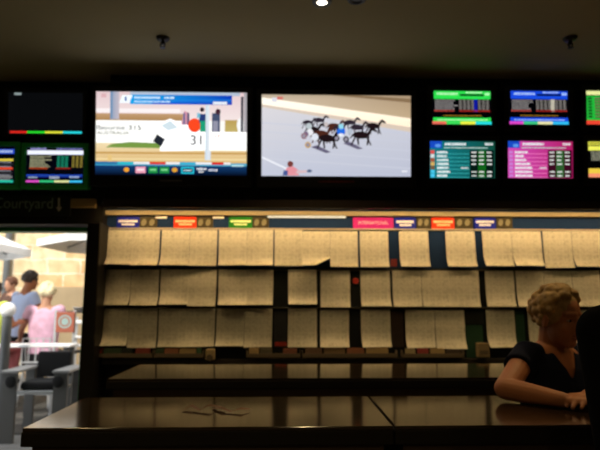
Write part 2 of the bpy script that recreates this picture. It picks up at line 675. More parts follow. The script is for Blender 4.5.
# ------------------------------------------------------------------ screens
class Picture:
    """flat picture on a screen; coordinates given in the units of box (x0,y0,x1,y1)"""

    def __init__(self, box, c, ux, uz, un, w, h):
        self.box, self.c, self.ux, self.uz, self.un, self.w, self.h = box, c, ux, uz, un, w, h
        self.mb = MB()
        self.n = 0

    def pt(self, x, y):
        x0, y0, x1, y1 = self.box
        x = min(max(x, x0), x1)
        y = min(max(y, y0), y1)
        u = (x - x0) / (x1 - x0) - 0.5
        v = 0.5 - (y - y0) / (y1 - y0)
        return self.c + self.ux * (u * self.w) + self.uz * (v * self.h) + self.un * (0.00006 * self.n)

    def poly(self, pts, col, k=1.0):
        self.n += 1
        if isinstance(col[0], (tuple, list)):
            cc = [tuple(v * k for v in rgb(*c)) for c in col]
        else:
            cc = tuple(v * k for v in rgb(*col))
        self.mb.add([self.pt(*p) for p in pts], [list(range(len(pts)))], 0, cc)

    def rect(self, x0, y0, x1, y1, col, k=1.0):
        self.poly([(x0, y1), (x1, y1), (x1, y0), (x0, y0)], col, k)

    def grad(self, x0, y0, x1, y1, top, bot, k=1.0):
        self.rect(x0, y0, x1, y1, [bot, bot, top, top], k)

    def hgrad(self, x0, y0, x1, y1, l, r, k=1.0):
        self.rect(x0, y0, x1, y1, [l, r, r, l], k)

    def disc(self, x, y, rx, ry, col, rot=0.0, n=14):
        pts = []
        for i in range(n):
            t = -2 * math.pi * i / n
            a, bb = rx * math.cos(t), ry * math.sin(t)
            pts.append((x + a * math.cos(rot) - bb * math.sin(rot), y + a * math.sin(rot) + bb * math.cos(rot)))
        self.poly(pts, col)

    def words(self, x0, x1, y, h, col, k=1.0, seed=0):
        """a line of print too small to read, as strokes of uneven length"""
        rnd = random.Random(seed + x0 * 7 + y * 13)
        x = x0
        while x < x1:
            w = rnd.uniform(0.7, 2.2)
            self.rect(x, y - h / 2 * rnd.uniform(.7, 1), min(x + w, x1), y + h / 2, col, k)
            x += w + rnd.uniform(0.25, 0.6)

    def text(self, s, x, y, hpx, wpx, col):
        self.n += 1
        x0, y0, x1, y1 = self.box
        sx, sy = self.w / (x1 - x0), self.h / (y1 - y0)
        text_into(self.mb, s, self.pt(x, y), self.ux, self.uz, hpx * sy, 0, rgb(*col), mono_w=wpx * sx)


def screen_set(name, label, cat, box, Y, bez, tilt, depth, paint, frame_mat, group=None, foot=0.0, backing=None, bezel_mark=None):
    """a wall-hung screen: casing, screen, bezel, bracket"""
    x0, y0, x1, y1 = box
    cc = P((x0 + x1) / 2, (y0 + y1) / 2 + .4, Y)
    w = (P(x1, (y0 + y1) / 2, Y) - P(x0, (y0 + y1) / 2, Y)).length
    h = (P((x0 + x1) / 2, y0, Y) - P((x0 + x1) / 2, y1, Y)).length * .955
    R = Matrix.Rotation(math.radians(tilt), 3, 'X')
    ux, un, uz = Vector((1, 0, 0)), R @ Vector((0, -1, 0)), R @ Vector((0, 0, 1))
    k = w / (x1 - x0)
    bl, bt, br, bb = [q * k for q in bez]
    t = thing(name, label, cat, cc - uz * (h / 2 + bb), group)

    def T(a, d, e):   # local (right, out of the screen, up)
        M = Matrix((( ux.x, -un.x, uz.x, 0), (ux.y, -un.y, uz.y, 0), (ux.z, -un.z, uz.z, 0), (0, 0, 0, 1)))
        return Matrix.Translation(cc + ux * a + un * d + uz * e) @ M

    b = MB()
    W, H = w + bl + br, h + bt + bb
    ca, ce = (br - bl) / 2, (bt - bb) / 2
    b.box(-W / 2, -depth / 2, -H / 2, W / 2, depth / 2, H / 2, bev=0.012, M=T(ca, -depth / 2 - 0.006, ce))
    b.build('casing', frame_mat, t)
    b = MB()   # bezel: four bars standing proud of the glass
    for (a0, e0, a1, e1) in ((-w / 2 - bl, -h / 2, -w / 2, h / 2), (w / 2, -h / 2, w / 2 + br, h / 2),
                             (-w / 2 - bl, h / 2, w / 2 + br, h / 2 + bt), (-w / 2 - bl, -h / 2 - bb, w / 2 + br, -h / 2)):
        b.box(0, 0, 0, a1 - a0, 0.016, e1 - e0, bev=0.004, M=T((a0 + a1) / 2, 0.0, (e0 + e1) / 2))
    b.build('bezel', frame_mat, t)
    pic = Picture(box, cc - un * 0.003, ux, uz, un, w, h)
    paint(pic)
    pic.mb.build('screen', M_SCREEN, t, colors=True)
    b = MB()   # bracket back to the wall
    p = cc - un * (depth + 0.0) + uz * ce
    yb = backing if backing else Y_FASCIA
    if yb - p.y > 0.005:
        b.box(p.x - 0.06, p.y - 0.02, p.z - 0.05, p.x + 0.06, yb - 0.001, p.z + 0.05)
        b.build('bracket', M_PLASTIC, t)
    if bezel_mark:
        b = MB()
        lw = bezel_mark[1] * k
        b.box(0, 0, 0, lw, 0.002, 0.012, M=T(0, 0.0095, -h / 2 - bb * 0.5))
        b.build('badge_or_reflection', mat(*bezel_mark[0]), t)
    return t


def paint_left_tv(p):
    X0, Y0, X1, Y1 = p.box
    p.grad(X0, Y0, X1, 120, (232, 205, 208), (248, 232, 230))
    p.rect(96, 108, 180, 112, (255, 246, 246))
    p.grad(96, 113, 186, 122, (200, 160, 120), (165, 125, 70))
    p.hgrad(110, 91, 119, 119, (140, 160, 190), (200, 190, 200))
    p.rect(110, 91, 112.5, 118, (120, 150, 185))
    p.rect(101, 93, 106, 97, (225, 180, 185))
    p.rect(96, 120, 247, 152, (252, 252, 248), 1.15)
    p.grad(96, 143, 247, 164, (245, 225, 180), (222, 180, 110))
    p.poly([(106, 147.5), (160, 148), (160, 143), (130, 142), (112, 144)], (120, 155, 70))
    p.rect(96, 152, 247, 154, (205, 160, 90))
    p.rect(96, 158, 247, 160.5, (240, 215, 160))
    p.rect(108, 155, 112, 163, (235, 200, 130))
    p.text('lbourne 315', 119, 127.6, 4.6, 44, (70, 75, 80))
    p.text('AUSTRALIA', 113, 133, 3.2, 32, (90, 90, 70))
    # white horse float
    p.rect(207, 131, 247, 150, (255, 255, 252), 1.2)
    p.poly([(160, 151), (206, 150), (206, 132), (186, 124), (170, 118), (160, 122)], (255, 255, 255), 1.25)
    p.poly([(161, 125), (168, 130), (178, 127), (170, 120)], (215, 232, 240))
    p.poly([(153, 141), (161, 146.5), (165, 139), (157, 134)], (35, 40, 50))
    p.text('31', 197, 140, 10, 11, (30, 32, 38))
    p.rect(205, 150, 211, 160, (215, 225, 235))
    # people behind the rail
    p.poly([(181, 124), (190, 124), (189, 112), (184, 110)], (215, 150, 170))
    p.rect(183, 112, 185, 124, (120, 110, 150))
    p.rect(187, 112, 189, 124, (90, 90, 120))
    p.disc(194.5, 124.5, 6.5, 7.2, (255, 75, 35))
    p.rect(199, 113, 207, 122, (40, 60, 120))
    p.rect(197, 112, 200, 117, (120, 190, 215))
    p.rect(200, 120, 206, 131, (30, 160, 120))
    p.disc(202, 108.5, 2.2, 2.4, (45, 30, 40))
    p.rect(212, 112, 220, 131, (70, 80, 110))
    p.rect(213, 120, 218, 131, (150, 150, 170))
    p.disc(218, 110.5, 2.6, 3.0, (70, 35, 50))
    p.rect(220, 120, 225, 131, (250, 245, 240), 1.1)
    p.grad(225, 119, 238, 131, (190, 160, 90), (200, 180, 110))
    p.disc(240, 124, 3, 7, (255, 255, 255))
    p.hgrad(205.5, 95, 209.5, 160, (205, 222, 235), (235, 240, 245))
    p.rect(241, 95, 243.5, 131, (70, 70, 80))
    p.rect(244, 91, 247, 131, (175, 170, 175))
    p.text('17', 217, 136, 3, 5, (230, 120, 110))
    # caption banner
    p.rect(130, 91, 240, 94.5, (180, 195, 215))
    p.hgrad(130, 94, 232, 103.5, (20, 165, 240), (15, 60, 190))
    p.poly([(152, 103.5), (228, 103.5), (232, 98), (152, 99)], [(20, 90, 215), (10, 50, 175), (30, 120, 215), (20, 150, 235)])
    p.poly([(119, 102.5), (129, 102.5), (132.5, 94.5), (122, 94.5)], (240, 248, 252), 1.1)
    p.text('1', 125.5, 98.5, 4.5, 1.8, (40, 90, 170))
    p.words(134, 160, 96.8, 2.4, (215, 240, 255))
    p.words(164, 174, 96.8, 2.4, (215, 240, 255))
    p.words(134, 170, 100.9, 1.7, (205, 235, 255))
    p.rect(213, 100.5, 227, 103.2, (235, 242, 250))
    # bottom strips
    p.hgrad(96, 163, 247, 166.5, (60, 150, 190), (90, 170, 200))
    for a, bb, cl in ((96, 118, (40, 120, 170)), (118, 134, (40, 190, 210)), (134, 150, (235, 240, 240)), (150, 166, (225, 60, 50)),
                      (166, 180, (240, 240, 240)), (180, 196, (60, 180, 215)), (196, 212, (235, 240, 245)), (212, 224, (220, 40, 40)), (224, 231, (240, 235, 230))):
        p.rect(a, 162, bb, 164.5, cl)
    p.grad(96, 166, 247, 176, (20, 60, 110), (4, 8, 24))
    p.rect(232, 164.5, 244, 166.3, (180, 225, 235))
    p.disc(127, 170, 2.8, 2.4, (240, 160, 50))
    p.rect(136, 167, 146, 173.5, (240, 160, 185))
    p.rect(137.5, 169, 144.5, 171, (255, 235, 240))
    p.rect(149, 167, 158, 173.5, (30, 140, 70))
    p.rect(150.5, 169, 156.5, 171, (120, 215, 140))
    p.rect(160, 167, 169.5, 173.5, (30, 140, 70))
    p.rect(161.5, 169, 168, 171, (120, 215, 140))
    p.disc(175, 170, 2.8, 2.4, (225, 160, 50))
    p.rect(181.5, 167, 194.5, 173.8, (40, 190, 215))
    p.rect(183, 168.5, 193, 172.3, (10, 40, 70))
    p.words(184, 192, 170.4, 1.6, (200, 235, 240))
    p.words(197, 207, 168.9, 2, (235, 235, 240))
    p.words(199, 204, 171.8, 1.6, (235, 235, 240))
    p.words(209, 218, 170, 2.4, (225, 230, 245))


def race_horse(p, x, y, s, col):
    p.disc(x, y, 6.2 * s, 2.9 * s, col, 0.05)
    p.poly([(x + 3 * s, y + 1.5 * s), (x + 6 * s, y + 1 * s), (x + 9.2 * s, y - 5 * s), (x + 7 * s, y - 5.5 * s)], col)
    p.poly([(x + 7 * s, y - 4.2 * s), (x + 12 * s, y - 2.2 * s), (x + 12.5 * s, y - 3.6 * s), (x + 8.4 * s, y - 6.6 * s)], col)
    for dx, ex in ((-5, -8), (-3.5, -2.5), (3.5, 7), (5, 4.2)):
        p.poly([(x + ex * s, y + 8 * s), (x + (ex + 1.1) * s, y + 8 * s), (x + (dx + 1.6) * s, y + 1 * s), (x + dx * s, y + 1 * s)], col)
    p.poly([(x - 9 * s, y + 3 * s), (x - 5 * s, y + 0.5 * s), (x - 6 * s, y - 1.5 * s)], col)


def paint_right_tv(p):
    X0, Y0, X1, Y1 = p.box
    p.rect(X0, Y0, X1, Y1, [(198, 203, 220), (190, 195, 214), (214, 214, 222), (226, 222, 224)])
    p.poly([(262, 101), (411, 124), (411, 94), (262, 94)], [(214, 195, 170), (205, 180, 145), (175, 150, 120), (196, 180, 155)])
    p.poly([(330, 94), (411, 101), (411, 97), (360, 94)], (140, 115, 85))
    p.poly([(262, 104), (411, 126), (411, 117), (262, 97)], [(255, 248, 232), (255, 236, 205), (255, 240, 214), (255, 250, 236)], 1.15)
    p.poly([(262, 106.5), (411, 131), (411, 126), (262, 104)], (222, 204, 186))
    for i in range(5):
        yy = 122 + i * 9
        p.poly([(262, yy + 1.2), (411, yy + 11), (411, yy + 9.4), (262, yy)], [(206, 209, 222), (200, 204, 220), (204, 207, 222), (210, 212, 224)])
    p.poly([(262, 158.5), (288, 170.5), (289, 169), (262, 156.5)], (240, 242, 250))
    p.rect(272, 97, 277, 101.5, (225, 225, 235))
    p.rect(277, 96, 283, 99, (215, 120, 110))
    # shadows lie on the pictured track
    for a, bq in ((314, 147), (346, 143)):
        p.poly([(a - 3, bq), (a + 12, bq + 6), (a + 17, bq + 5), (a + 3, bq - 2)], (105, 100, 125))
    dk, br_, dk2 = (32, 20, 24), (78, 40, 30), (48, 40, 52)
    for x, y, s, cl in ((308, 122, .78, dk2), (319, 119.5, .8, dk2), (334, 125.5, 1.0, br_), (350, 121.5, .85, dk2), (373, 125, 1.05, dk), (357, 126.5, 1.0, dk2),
                        (313, 129, 1.0, dk), (321, 133.5, 1.2, br_), (327, 138, 1.3, dk), (361, 134.5, 1.3, dk), (339, 127, .8, dk2)):
        race_horse(p, x, y, s, cl)
    for x, y, cl, r in ((309, 126, (190, 200, 205), 3), (310, 132, (235, 235, 240), 3.2), (315, 137, (225, 230, 240), 3.5), (341, 131, (40, 110, 225), 4.2),
                        (341, 126, (150, 215, 235), 2.6), (350, 131, (180, 190, 205), 2.8), (326, 124, (200, 190, 190), 2.2), (306, 134, (120, 100, 130), 2.5)):
        p.disc(x, y, r, r * 1.1, cl)
    p.disc(341, 134.5, 2.6, 1.6, (235, 240, 250))
    for x, y, cl in ((336.5, 138, (30, 30, 38)), (346, 139, (30, 30, 38)), (308, 145, (205, 165, 100)), (304, 136, (150, 110, 120))):
        p.disc(x, y, 3.0, 3.2, cl)
        p.disc(x, y, 1.8, 2.0, (150, 145, 160))
    # cameraman at the lower left
    p.disc(290.5, 164.5, 2.9, 3.2, (120, 60, 55))
    p.poly([(284, 176), (299, 176), (298, 170), (293, 166.5), (287, 168)], (230, 150, 160))
    p.poly([(283, 176), (288, 176), (288, 171), (284, 171)], (70, 90, 150))
    p.poly([(296, 174), (307, 173), (307, 170.5), (297, 171)], (220, 190, 195))
    p.disc(309.5, 171.3, 2.6, 1.6, (95, 110, 140))
    p.words(402, 408, 171, 1.8, (245, 245, 250))


def bars(p, segs, y0, y1):
    for a, c_, cl in segs:
        p.rect(a, y0, c_, y1, cl)


def paint_list(hdr, col_hi, sel, strip):
    def f(p):
        X0, Y0, X1, Y1 = p.box
        s = (X1 - X0) / 59.0
        q = lambda v: X0 + v * s
        p.rect(X0, Y0, X1, Y1, (3, 3, 6))
        p.rect(q(2), Y0 + .5, X1 - .5, Y0 + 8.6, hdr)
        p.words(q(5), q(26), Y0 + 3.2, 2.6, col_hi)
        p.words(q(34), q(50), Y0 + 1.8, 1.6, col_hi)
        p.rect(q(28), Y0 + 3.4, q(52), Y0 + 5.4, tuple(v // 4 for v in hdr))
        p.words(q(53), q(58), Y0 + 3.2, 3, col_hi)
        for i in range(6):
            y = Y0 + 10 + i * 1.75
            rnd = random.Random(i + int(X0))
            p.words(q(3), q(rnd.uniform(19, 26)), y, 1.1, (150, 145, 145))
            for cx in (27, 31, 35, 39, 46, 50, 54):
                p.rect(q(cx), y - .5, q(cx + 2.8), y + .5, (135, 130, 125))
        p.rect(q(41.5), Y0 + 9, q(45.2), Y0 + 21.5, sel)
        p.words(q(2), q(22), Y0 + 20.6, 1.6, (190, 70, 60))
        p.words(q(27), q(58), Y0 + 20.6, 1.6, (170, 40, 35))
        p.words(q(11), q(49), Y0 + 25.5, 1.2, (150, 110, 30))
        p.rect(q(1), Y0 + 27.5, X1 - .5, Y0 + 31.6, hdr)
        p.words(q(5), q(55), Y0 + 29.8, 1.2, col_hi)
        bars(p, [(q(a), q(c_), cl) for a, c_, cl in strip], Y0 + 31.4, Y0 + 34.3)
    return f


STRIP1 = ((0, 14, (240, 110, 90)), (14, 28, (60, 220, 90)), (28, 43, (240, 240, 70)), (43, 59, (40, 220, 225)))
STRIP2 = ((0, 14, (225, 70, 200)), (14, 28, (60, 200, 130)), (28, 43, (235, 230, 170)), (43, 59, (50, 190, 240)))


def paint_table(base_l, base_r, row, green, marks):
    def f(p):
        X0, Y0, X1, Y1 = p.box
        s = (X1 - X0) / 65.0
        q = lambda v: X0 + v * s
        p.hgrad(X0, Y0, X1, Y1, base_l, base_r)
        p.rect(X0, Y0, q(12), Y0 + 7, (25, 75, 195))
        p.disc(q(8), Y0 + 4.5, 3 * s, 1.8, (90, 150, 235))
        p.words(q(15), q(36), Y0 + 2.8, 2.6, (235, 245, 245))
        p.words(q(55), q(63), Y0 + 2.6, 2.6, (230, 235, 235))
        p.words(q(14), q(58), Y0 + 6.6, 1.2, (180, 215, 205))
        p.rect(q(40), Y0 + 9, q(64), Y0 + 37, tuple(v // 3 for v in base_r))
        p.rect(q(48), Y0 + 9, q(56), Y0 + 37, green)
        for i in range(7):
            y = Y0 + 11.2 + i * 4.0
            rnd = random.Random(i * 3 + int(X0))
            p.rect(q(6), y + 1.3, q(39), y + 1.9, row)
            p.words(q(7), q(rnd.uniform(15, 24)), y, 2.3, (238, 245, 245))
            if i != 4:
                for cx in (41.5, 49, 57):
                    p.words(q(cx), q(cx + 4.6), y, 1.7, (235, 240, 235))
            else:
                p.words(q(31), q(38), y, 1.5, (225, 235, 235))
            if marks:
                p.rect(q(0.5), y - 1.8, q(4.5), y + 1.8, marks[i])
            else:
                p.rect(q(1), y - 1.2, q(5), y + 1.4, (200, 130, 210))
    return f


def paint_side_green(p):
    X0, Y0, X1, Y1 = p.box
    p.rect(X0, Y0, X1, Y1, (3, 6, 4))
    p.rect(X0, Y0 + .5, X1, Y0 + 4.6, (235, 240, 160))
    p.rect(X0 + 1, Y0 + 5.5, X1, Y0 + 30, (35, 185, 60))
    for i in range(7):
        y = Y0 + 8 + i * 3.1
        p.rect(X0 + 2, y - 1, X0 + 6, y + 1, (15, 80, 25))
        p.words(X0 + 9, X1 - 2, y, 1.9, (110, 95, 75))
        p.rect(X0 + 8.5, y + 1.2, X1 - 1, y + 1.6, (20, 60, 25))
    p.rect(X0, Y0 + 30.5, X0 + 14, Y0 + 34.5, (240, 70, 50))
    p.rect(X0 + 14, Y0 + 30.5, X1, Y0 + 34.5, (70, 210, 90))


def paint_side_yellow(p):
    X0, Y0, X1, Y1 = p.box
    p.rect(X0, Y0, X1, Y1, (3, 3, 3))
    p.rect(X0, Y0 + .6, X1, Y0 + 4, (225, 225, 80))
    p.words(X0 + 2, X1 - 3, Y0 + 2.3, 1.4, (120, 110, 20))
    p.rect(X0, Y0 + 5, X1, Y0 + 9.6, (240, 240, 95))
    for i in range(5):
        p.words(X0 + 3, X1 - 3, Y0 + 11.2 + i * 2, 1.4, (150, 150, 130))
    p.rect(X0, Y0 + 28, X1, Y0 + 33, (240, 205, 70))
    p.rect(X0, Y0 + 33, X1, Y0 + 37, (250, 150, 110))


def paint_crt(left):
    def f(p):
        X0, Y0, X1, Y1 = p.box
        s = (X1 - X0) / 58.0
        q = lambda v: X0 + v * s
        p.rect(X0, Y0, X1, Y1, (4, 5, 14))
        if left:
            p.rect(q(30), Y0 + 3, X1 - 1, Y0 + 8, (35, 70, 190))
            p.words(q(34), q(55), Y0 + 5.4, 3, (170, 190, 230))
            for i, cl in enumerate(((225, 205, 70), (215, 215, 220), (225, 70, 40), (190, 170, 140), (120, 120, 120))):
                p.rect(q(2), Y0 + 13 + i * 4.4, X1 - 2, Y0 + 15.4 + i * 4.4, cl if i % 2 == 0 else (40, 40, 45))
                p.words(q(6), q(54), Y0 + 16.6 + i * 4.4, 1.2, (140, 140, 150))
            p.rect(q(2), Y1 - 4, X1 - 1, Y1 - 1.5, (40, 190, 160))
            return
        p.words(q(4), q(20), Y0 + 1.4, 1.8, (150, 150, 210))
        p.words(q(30), q(56), Y0 + 1.4, 1.8, (120, 120, 190))
        p.rect(q(1), Y0 + 3, X1 - 1, Y0 + 7.4, (235, 240, 255), 1.1)
        for i in range(7):
            y = Y0 + 9.4 + i * 1.75
            rnd = random.Random(i)
            p.words(q(4), q(rnd.uniform(17, 26)), y, 1.2, (165, 165, 130))
            for cx in (31, 35, 39):
                p.rect(q(cx), y - .6, q(cx + 3), y + .6, (25, 130, 100))
            for cx in (46, 50, 54):
                p.rect(q(cx), y - .6, q(cx + 2.6), y + .6, (140, 125, 50))
        p.words(q(4), q(22), Y0 + 21.6, 1.6, (190, 70, 30))
        p.words(q(30), q(45), Y0 + 21.6, 1.6, (150, 40, 30))
        p.grad(q(1), Y0 + 28, X1 - 1, Y0 + 31.2, (35, 75, 190), (12, 22, 90))
        p.words(q(3), q(12), Y0 + 31, 2, (150, 165, 185))
        p.words(q(24), q(34), Y0 + 31, 3, (160, 170, 190))
        p.words(q(44), q(54), Y0 + 30.4, 2, (160, 180, 220))
        for a, c_, cl in ((1, 14, (225, 80, 200)), (14, 29, (50, 190, 120)), (29, 44, (225, 230, 160)), (44, 57, (60, 190, 240))):
            p.rect(q(a), Y1 - 3.6, q(c_), Y1 - 1.4, cl)
    return f


def paint_dark_tv(p):
    X0, Y0, X1, Y1 = p.box
    p.rect(X0, Y0, X1, Y1, (9, 10, 12))
    p.rect(X0 + 6, Y0 + 0.4, X0 + 13, Y0 + 2.4, (150, 165, 165))
    for a, c_, cl in ((X0 + 2, X0 + 19, (225, 40, 30)), (X0 + 19, X0 + 37, (40, 215, 45)), (X0 + 37, X0 + 55, (225, 225, 60)), (X0 + 55, X1 - 1, (40, 215, 225))):
        p.rect(a, Y1 - 3.2, c_, Y1 - 1.0, cl)


YT = Y_FASCIA - 0.13
screen_set('television', 'large wall television showing a white horse float and caption banner', 'television',
           (96, 91, 247, 175.5), YT, (5, 5, 5, 11), 7, 0.06, paint_left_tv, M_PLASTIC, 'large televisions above the board',
           bezel_mark=(('dull_badge', (0.12, 0.12, 0.12), 0.4), 22))
screen_set('television', 'large wall television showing harness racing horses on a pale track', 'television',
           (262, 94, 411, 176.5), YT, (5, 5, 5, 11), 7, 0.06, paint_right_tv, M_PLASTIC, 'large televisions above the board',
           bezel_mark=(('red_reflection', (0.11, 0.008, 0.008), 0.4), 36))  # reddish reflection on the lower bezel, put on as a coloured strip
YS = Y_FASCIA - 0.08
G = 'small race screens at the right'
B4 = (5, 5, 5, 7)
screen_set('wall_monitor', 'small black screen with green header listing odds, above the teal screen', 'monitor', (432, 90, 491, 125), YS, B4, 7, 0.04,
           paint_list((45, 225, 80), (190, 255, 190), (15, 25, 150), STRIP1), M_PLASTIC, G)
screen_set('wall_monitor', 'small black screen with blue header listing odds, above the pink screen', 'monitor', (509, 90, 568, 125), YS, B4, 7, 0.04,
           paint_list((25, 75, 225), (170, 200, 255), (190, 185, 165), STRIP2), M_PLASTIC, G)
screen_set('wall_monitor', 'small screen with a bright green table, upper one cut by the right edge', 'monitor', (586, 90, 645, 125), YS, B4, 7, 0.04,
           paint_side_green, M_PLASTIC, G)
screen_set('wall_monitor', 'small screen with teal race table', 'monitor', (430, 140.5, 495, 178), YS, B4, 7, 0.04,
           paint_table((20, 120, 130), (15, 75, 60), (60, 185, 185), (15, 95, 25),
                       [(225, 80, 75), (215, 225, 225), (170, 90, 60), (215, 175, 95), (120, 90, 60), (70, 200, 235), (70, 200, 240)]), M_PLASTIC, G)
screen_set('wall_monitor', 'small screen with pink race table', 'monitor', (508, 140.5, 573, 178), YS, B4, 7, 0.04,
           paint_table((215, 75, 180), (175, 25, 95), (240, 130, 195), (45, 95, 45), None), M_PLASTIC, G)
screen_set('wall_monitor', 'small dark screen with yellow bars, lower one cut by the right edge', 'monitor', (588, 140.5, 653, 178), YS, B4, 7, 0.04,
           paint_side_yellow, M_PLASTIC, G)
YH = 3.92
screen_set('wall_monitor', 'dark black screen with a thin rainbow line along its foot', 'monitor', (8, 92, 83, 134), YH, (4, 4, 4, 2), 7, 0.03,
           paint_dark_tv, M_PLASTIC, None, backing=4.0)
YC = 3.90
GC = 'monitors with green glow coloured onto their casings over the doorway'
screen_set('cased_monitor', 'monitor with green glow coloured onto its casing and a white header row above the doorway', 'monitor', (26, 146.5, 84, 184), YC, (4.5, 4.5, 4.5, 5), 5, 0.07,
           paint_crt(False), M_GREENGLOW_CASE, GC, backing=4.0)
screen_set('cased_monitor', 'monitor with green glow coloured onto its casing, cut by the left edge, with yellow and red rows', 'monitor', (-42, 145, 15, 184), YC, (4.5, 4.5, 4.5, 5), 5, 0.07,
           paint_crt(True), M_GREENGLOW_CASE, GC, backing=4.0)

# sign over the doorway
ys = 3.985
b = MB()
a, d = P(-60, 195, ys), P(70, 216, ys)
b.box(a.x, ys, d.z, d.x, 3.999, a.z, bev=0.003)
t = tag(b.build('courtyard_sign', mat('sign_board', (0.008, 0.012, 0.009), 0.5)), 'dark sign reading Courtyard with a down arrow above the doorway', 'sign')
b = MB()
c0, c1 = P(-6, 203.5, ys), P(53, 203.5, ys)
text_into(b, 'Courtyard', Vector(((c0.x + c1.x) / 2, ys - 0.001, c0.z)), (1, 0, 0), (0, 0, 1), 0.085, mono_w=c1.x - c0.x)
b.build('lettering', mat('pale_letter', (0.26, 0.36, 0.30), 0.6), t)
b = MB()
q = lambda px, py: P(px, py, ys) - Vector((0, 0.0012, 0))
b.add([q(58, 207), q(60, 207), q(60, 198), q(58, 198)], [[0, 1, 2, 3]])
b.add([q(59, 212), q(62, 207), q(56, 207)], [[0, 1, 2]])
b.build('arrow', mat('pale_arrow', (0.6, 0.58, 0.52), 0.6), t)
b = MB()
a, d = P(72, 199, 3.99), P(96, 208, 3.99)
b.box(a.x, 3.97, d.z, d.x, 3.9995, a.z, bev=0.002)
tag(b.build('wall_plaque', mat('tan_plaque', (0.42, 0.28, 0.11), 0.7)), 'small tan plaque on the black header above the column', 'plaque')
b = MB()
a, d = P(25, 135.5, 3.97), P(58, 142, 3.97)
b.box(a.x, 3.96, d.z, d.x, 3.9995, a.z, bev=0.002)
tag(b.build('label_plate', mat('olive_plate', (0.035, 0.05, 0.012), 0.7)), 'dull olive plate between the dark screen and the monitor with green glow coloured onto its casing', 'plate')

# ------------------------------------------------------------------ notice board
bxl, bxr = P(101, 300, Y_BOARD).x, XR
zt, zb = P(300, 210, Y_BOARD).z, P(300, 362, Y_BOARD).z
zmid = P(300, 268, Y_BOARD).z
board = thing('notice_board', 'wide dark notice board covered with racing sheets behind the tables', 'notice board', ((bxl + bxr) / 2, Y_BOARD, zb))
b = MB()
b.box(bxl, Y_BOARD, zmid, bxr, Y_WALL - 0.002, zt)
b.build('upper_panel', M_NAVY, board)
b = MB()
b.box(bxl, Y_BOARD, zb, bxr, Y_WALL - 0.002, zmid)
b.build('lower_panel', M_DARKBOARD, board)
b = MB()
z0, z1 = P(300, 215.5, Y_BOARD - .05).z, P(300, 211, Y_BOARD - .05).z
b.box(bxl, Y_BOARD - 0.05, z0, bxr, Y_BOARD - 0.0005, z1, bev=0.004)
b.build('batten', M_CREAM, board)
for py, m in ((229.3, M_SILVER), (270.3, M_RAIL), (308.2, M_RAIL)):
    z = P(300, py, Y_BOARD).z
    b = MB()
    b.box(bxl, Y_BOARD - 0.014, z - 0.007, bxr, Y_BOARD - 0.0005, z + 0.007, bev=0.003)
    b.build('paper_rail', m, board)
b = MB()
z0, z1 = P(300, 364, Y_BOARD - .03).z, P(300, 359, Y_BOARD - .03).z
b.box(bxl, Y_BOARD - 0.03, z0, bxr, Y_BOARD - 0.0005, z1, bev=0.004)
b.build('bottom_rail', mat('board_foot', (0.02, 0.014, 0.009), 0.6), board)
# strip lamp on the board under the batten
ls, le = P(267, 217, Y_BOARD), P(346, 217, Y_BOARD)
lt = thing('strip_lamp', 'slim glowing strip lamp at the top of the board, left of the pink header', 'strip lamp', ((ls.x + le.x) / 2, Y_BOARD - .03, ls.z - .012))
b = MB()
b.box(ls.x, Y_BOARD - 0.022, ls.z - 0.008, le.x, Y_BOARD - 0.0008, ls.z + 0.013)
b.build('housing', M_GREY, lt)
b = MB()
b.box(ls.x + .005, Y_BOARD - 0.034, ls.z - 0.011, le.x - .005, Y_BOARD - 0.0225, ls.z + 0.009, bev=.004)
b.build('diffuser', M_STRIP, lt)

# warm cove lamp behind the lip of the fascia, washing down the board
kx0, kx1 = bxl + .05, XR - .05
kt = thing('cove_lamp', 'long warm lamp hidden behind the fascia lip above the board', 'strip lamp', ((kx0 + kx1) / 2, Y_FASCIA + .03, Z_FASCIA + .02))
b = MB()
b.box(kx0, Y_FASCIA + .004, Z_FASCIA + .032, kx1, Y_FASCIA + .07, Z_FASCIA + .0495)
b.build('housing', M_GREY, kt)
b = MB()
b.tube([(kx0 + .02, Y_FASCIA + .035, Z_FASCIA + .022), (kx1 - .02, Y_FASCIA + .035, Z_FASCIA + .022)], .009, n=10)
b.build('tube', M_STRIP, kt)
ld = bpy.data.lights.new('cove_light', 'AREA')
ld.shape = 'RECTANGLE'
ld.size, ld.size_y = kx1 - kx0, 0.03
ld.energy = COVE_POWER
ld.color = (1.0, 0.65, 0.28)
lo = bpy.data.objects.new('cove_light', ld)
COL.objects.link(lo)
lo.parent = kt
lo.location = Vector(((kx0 + kx1) / 2, Y_FASCIA + .035, Z_FASCIA + .010)) - ORG[kt]
lo.rotation_euler = (math.radians(25), 0, 0)

YP = Y_BOARD - 0.012
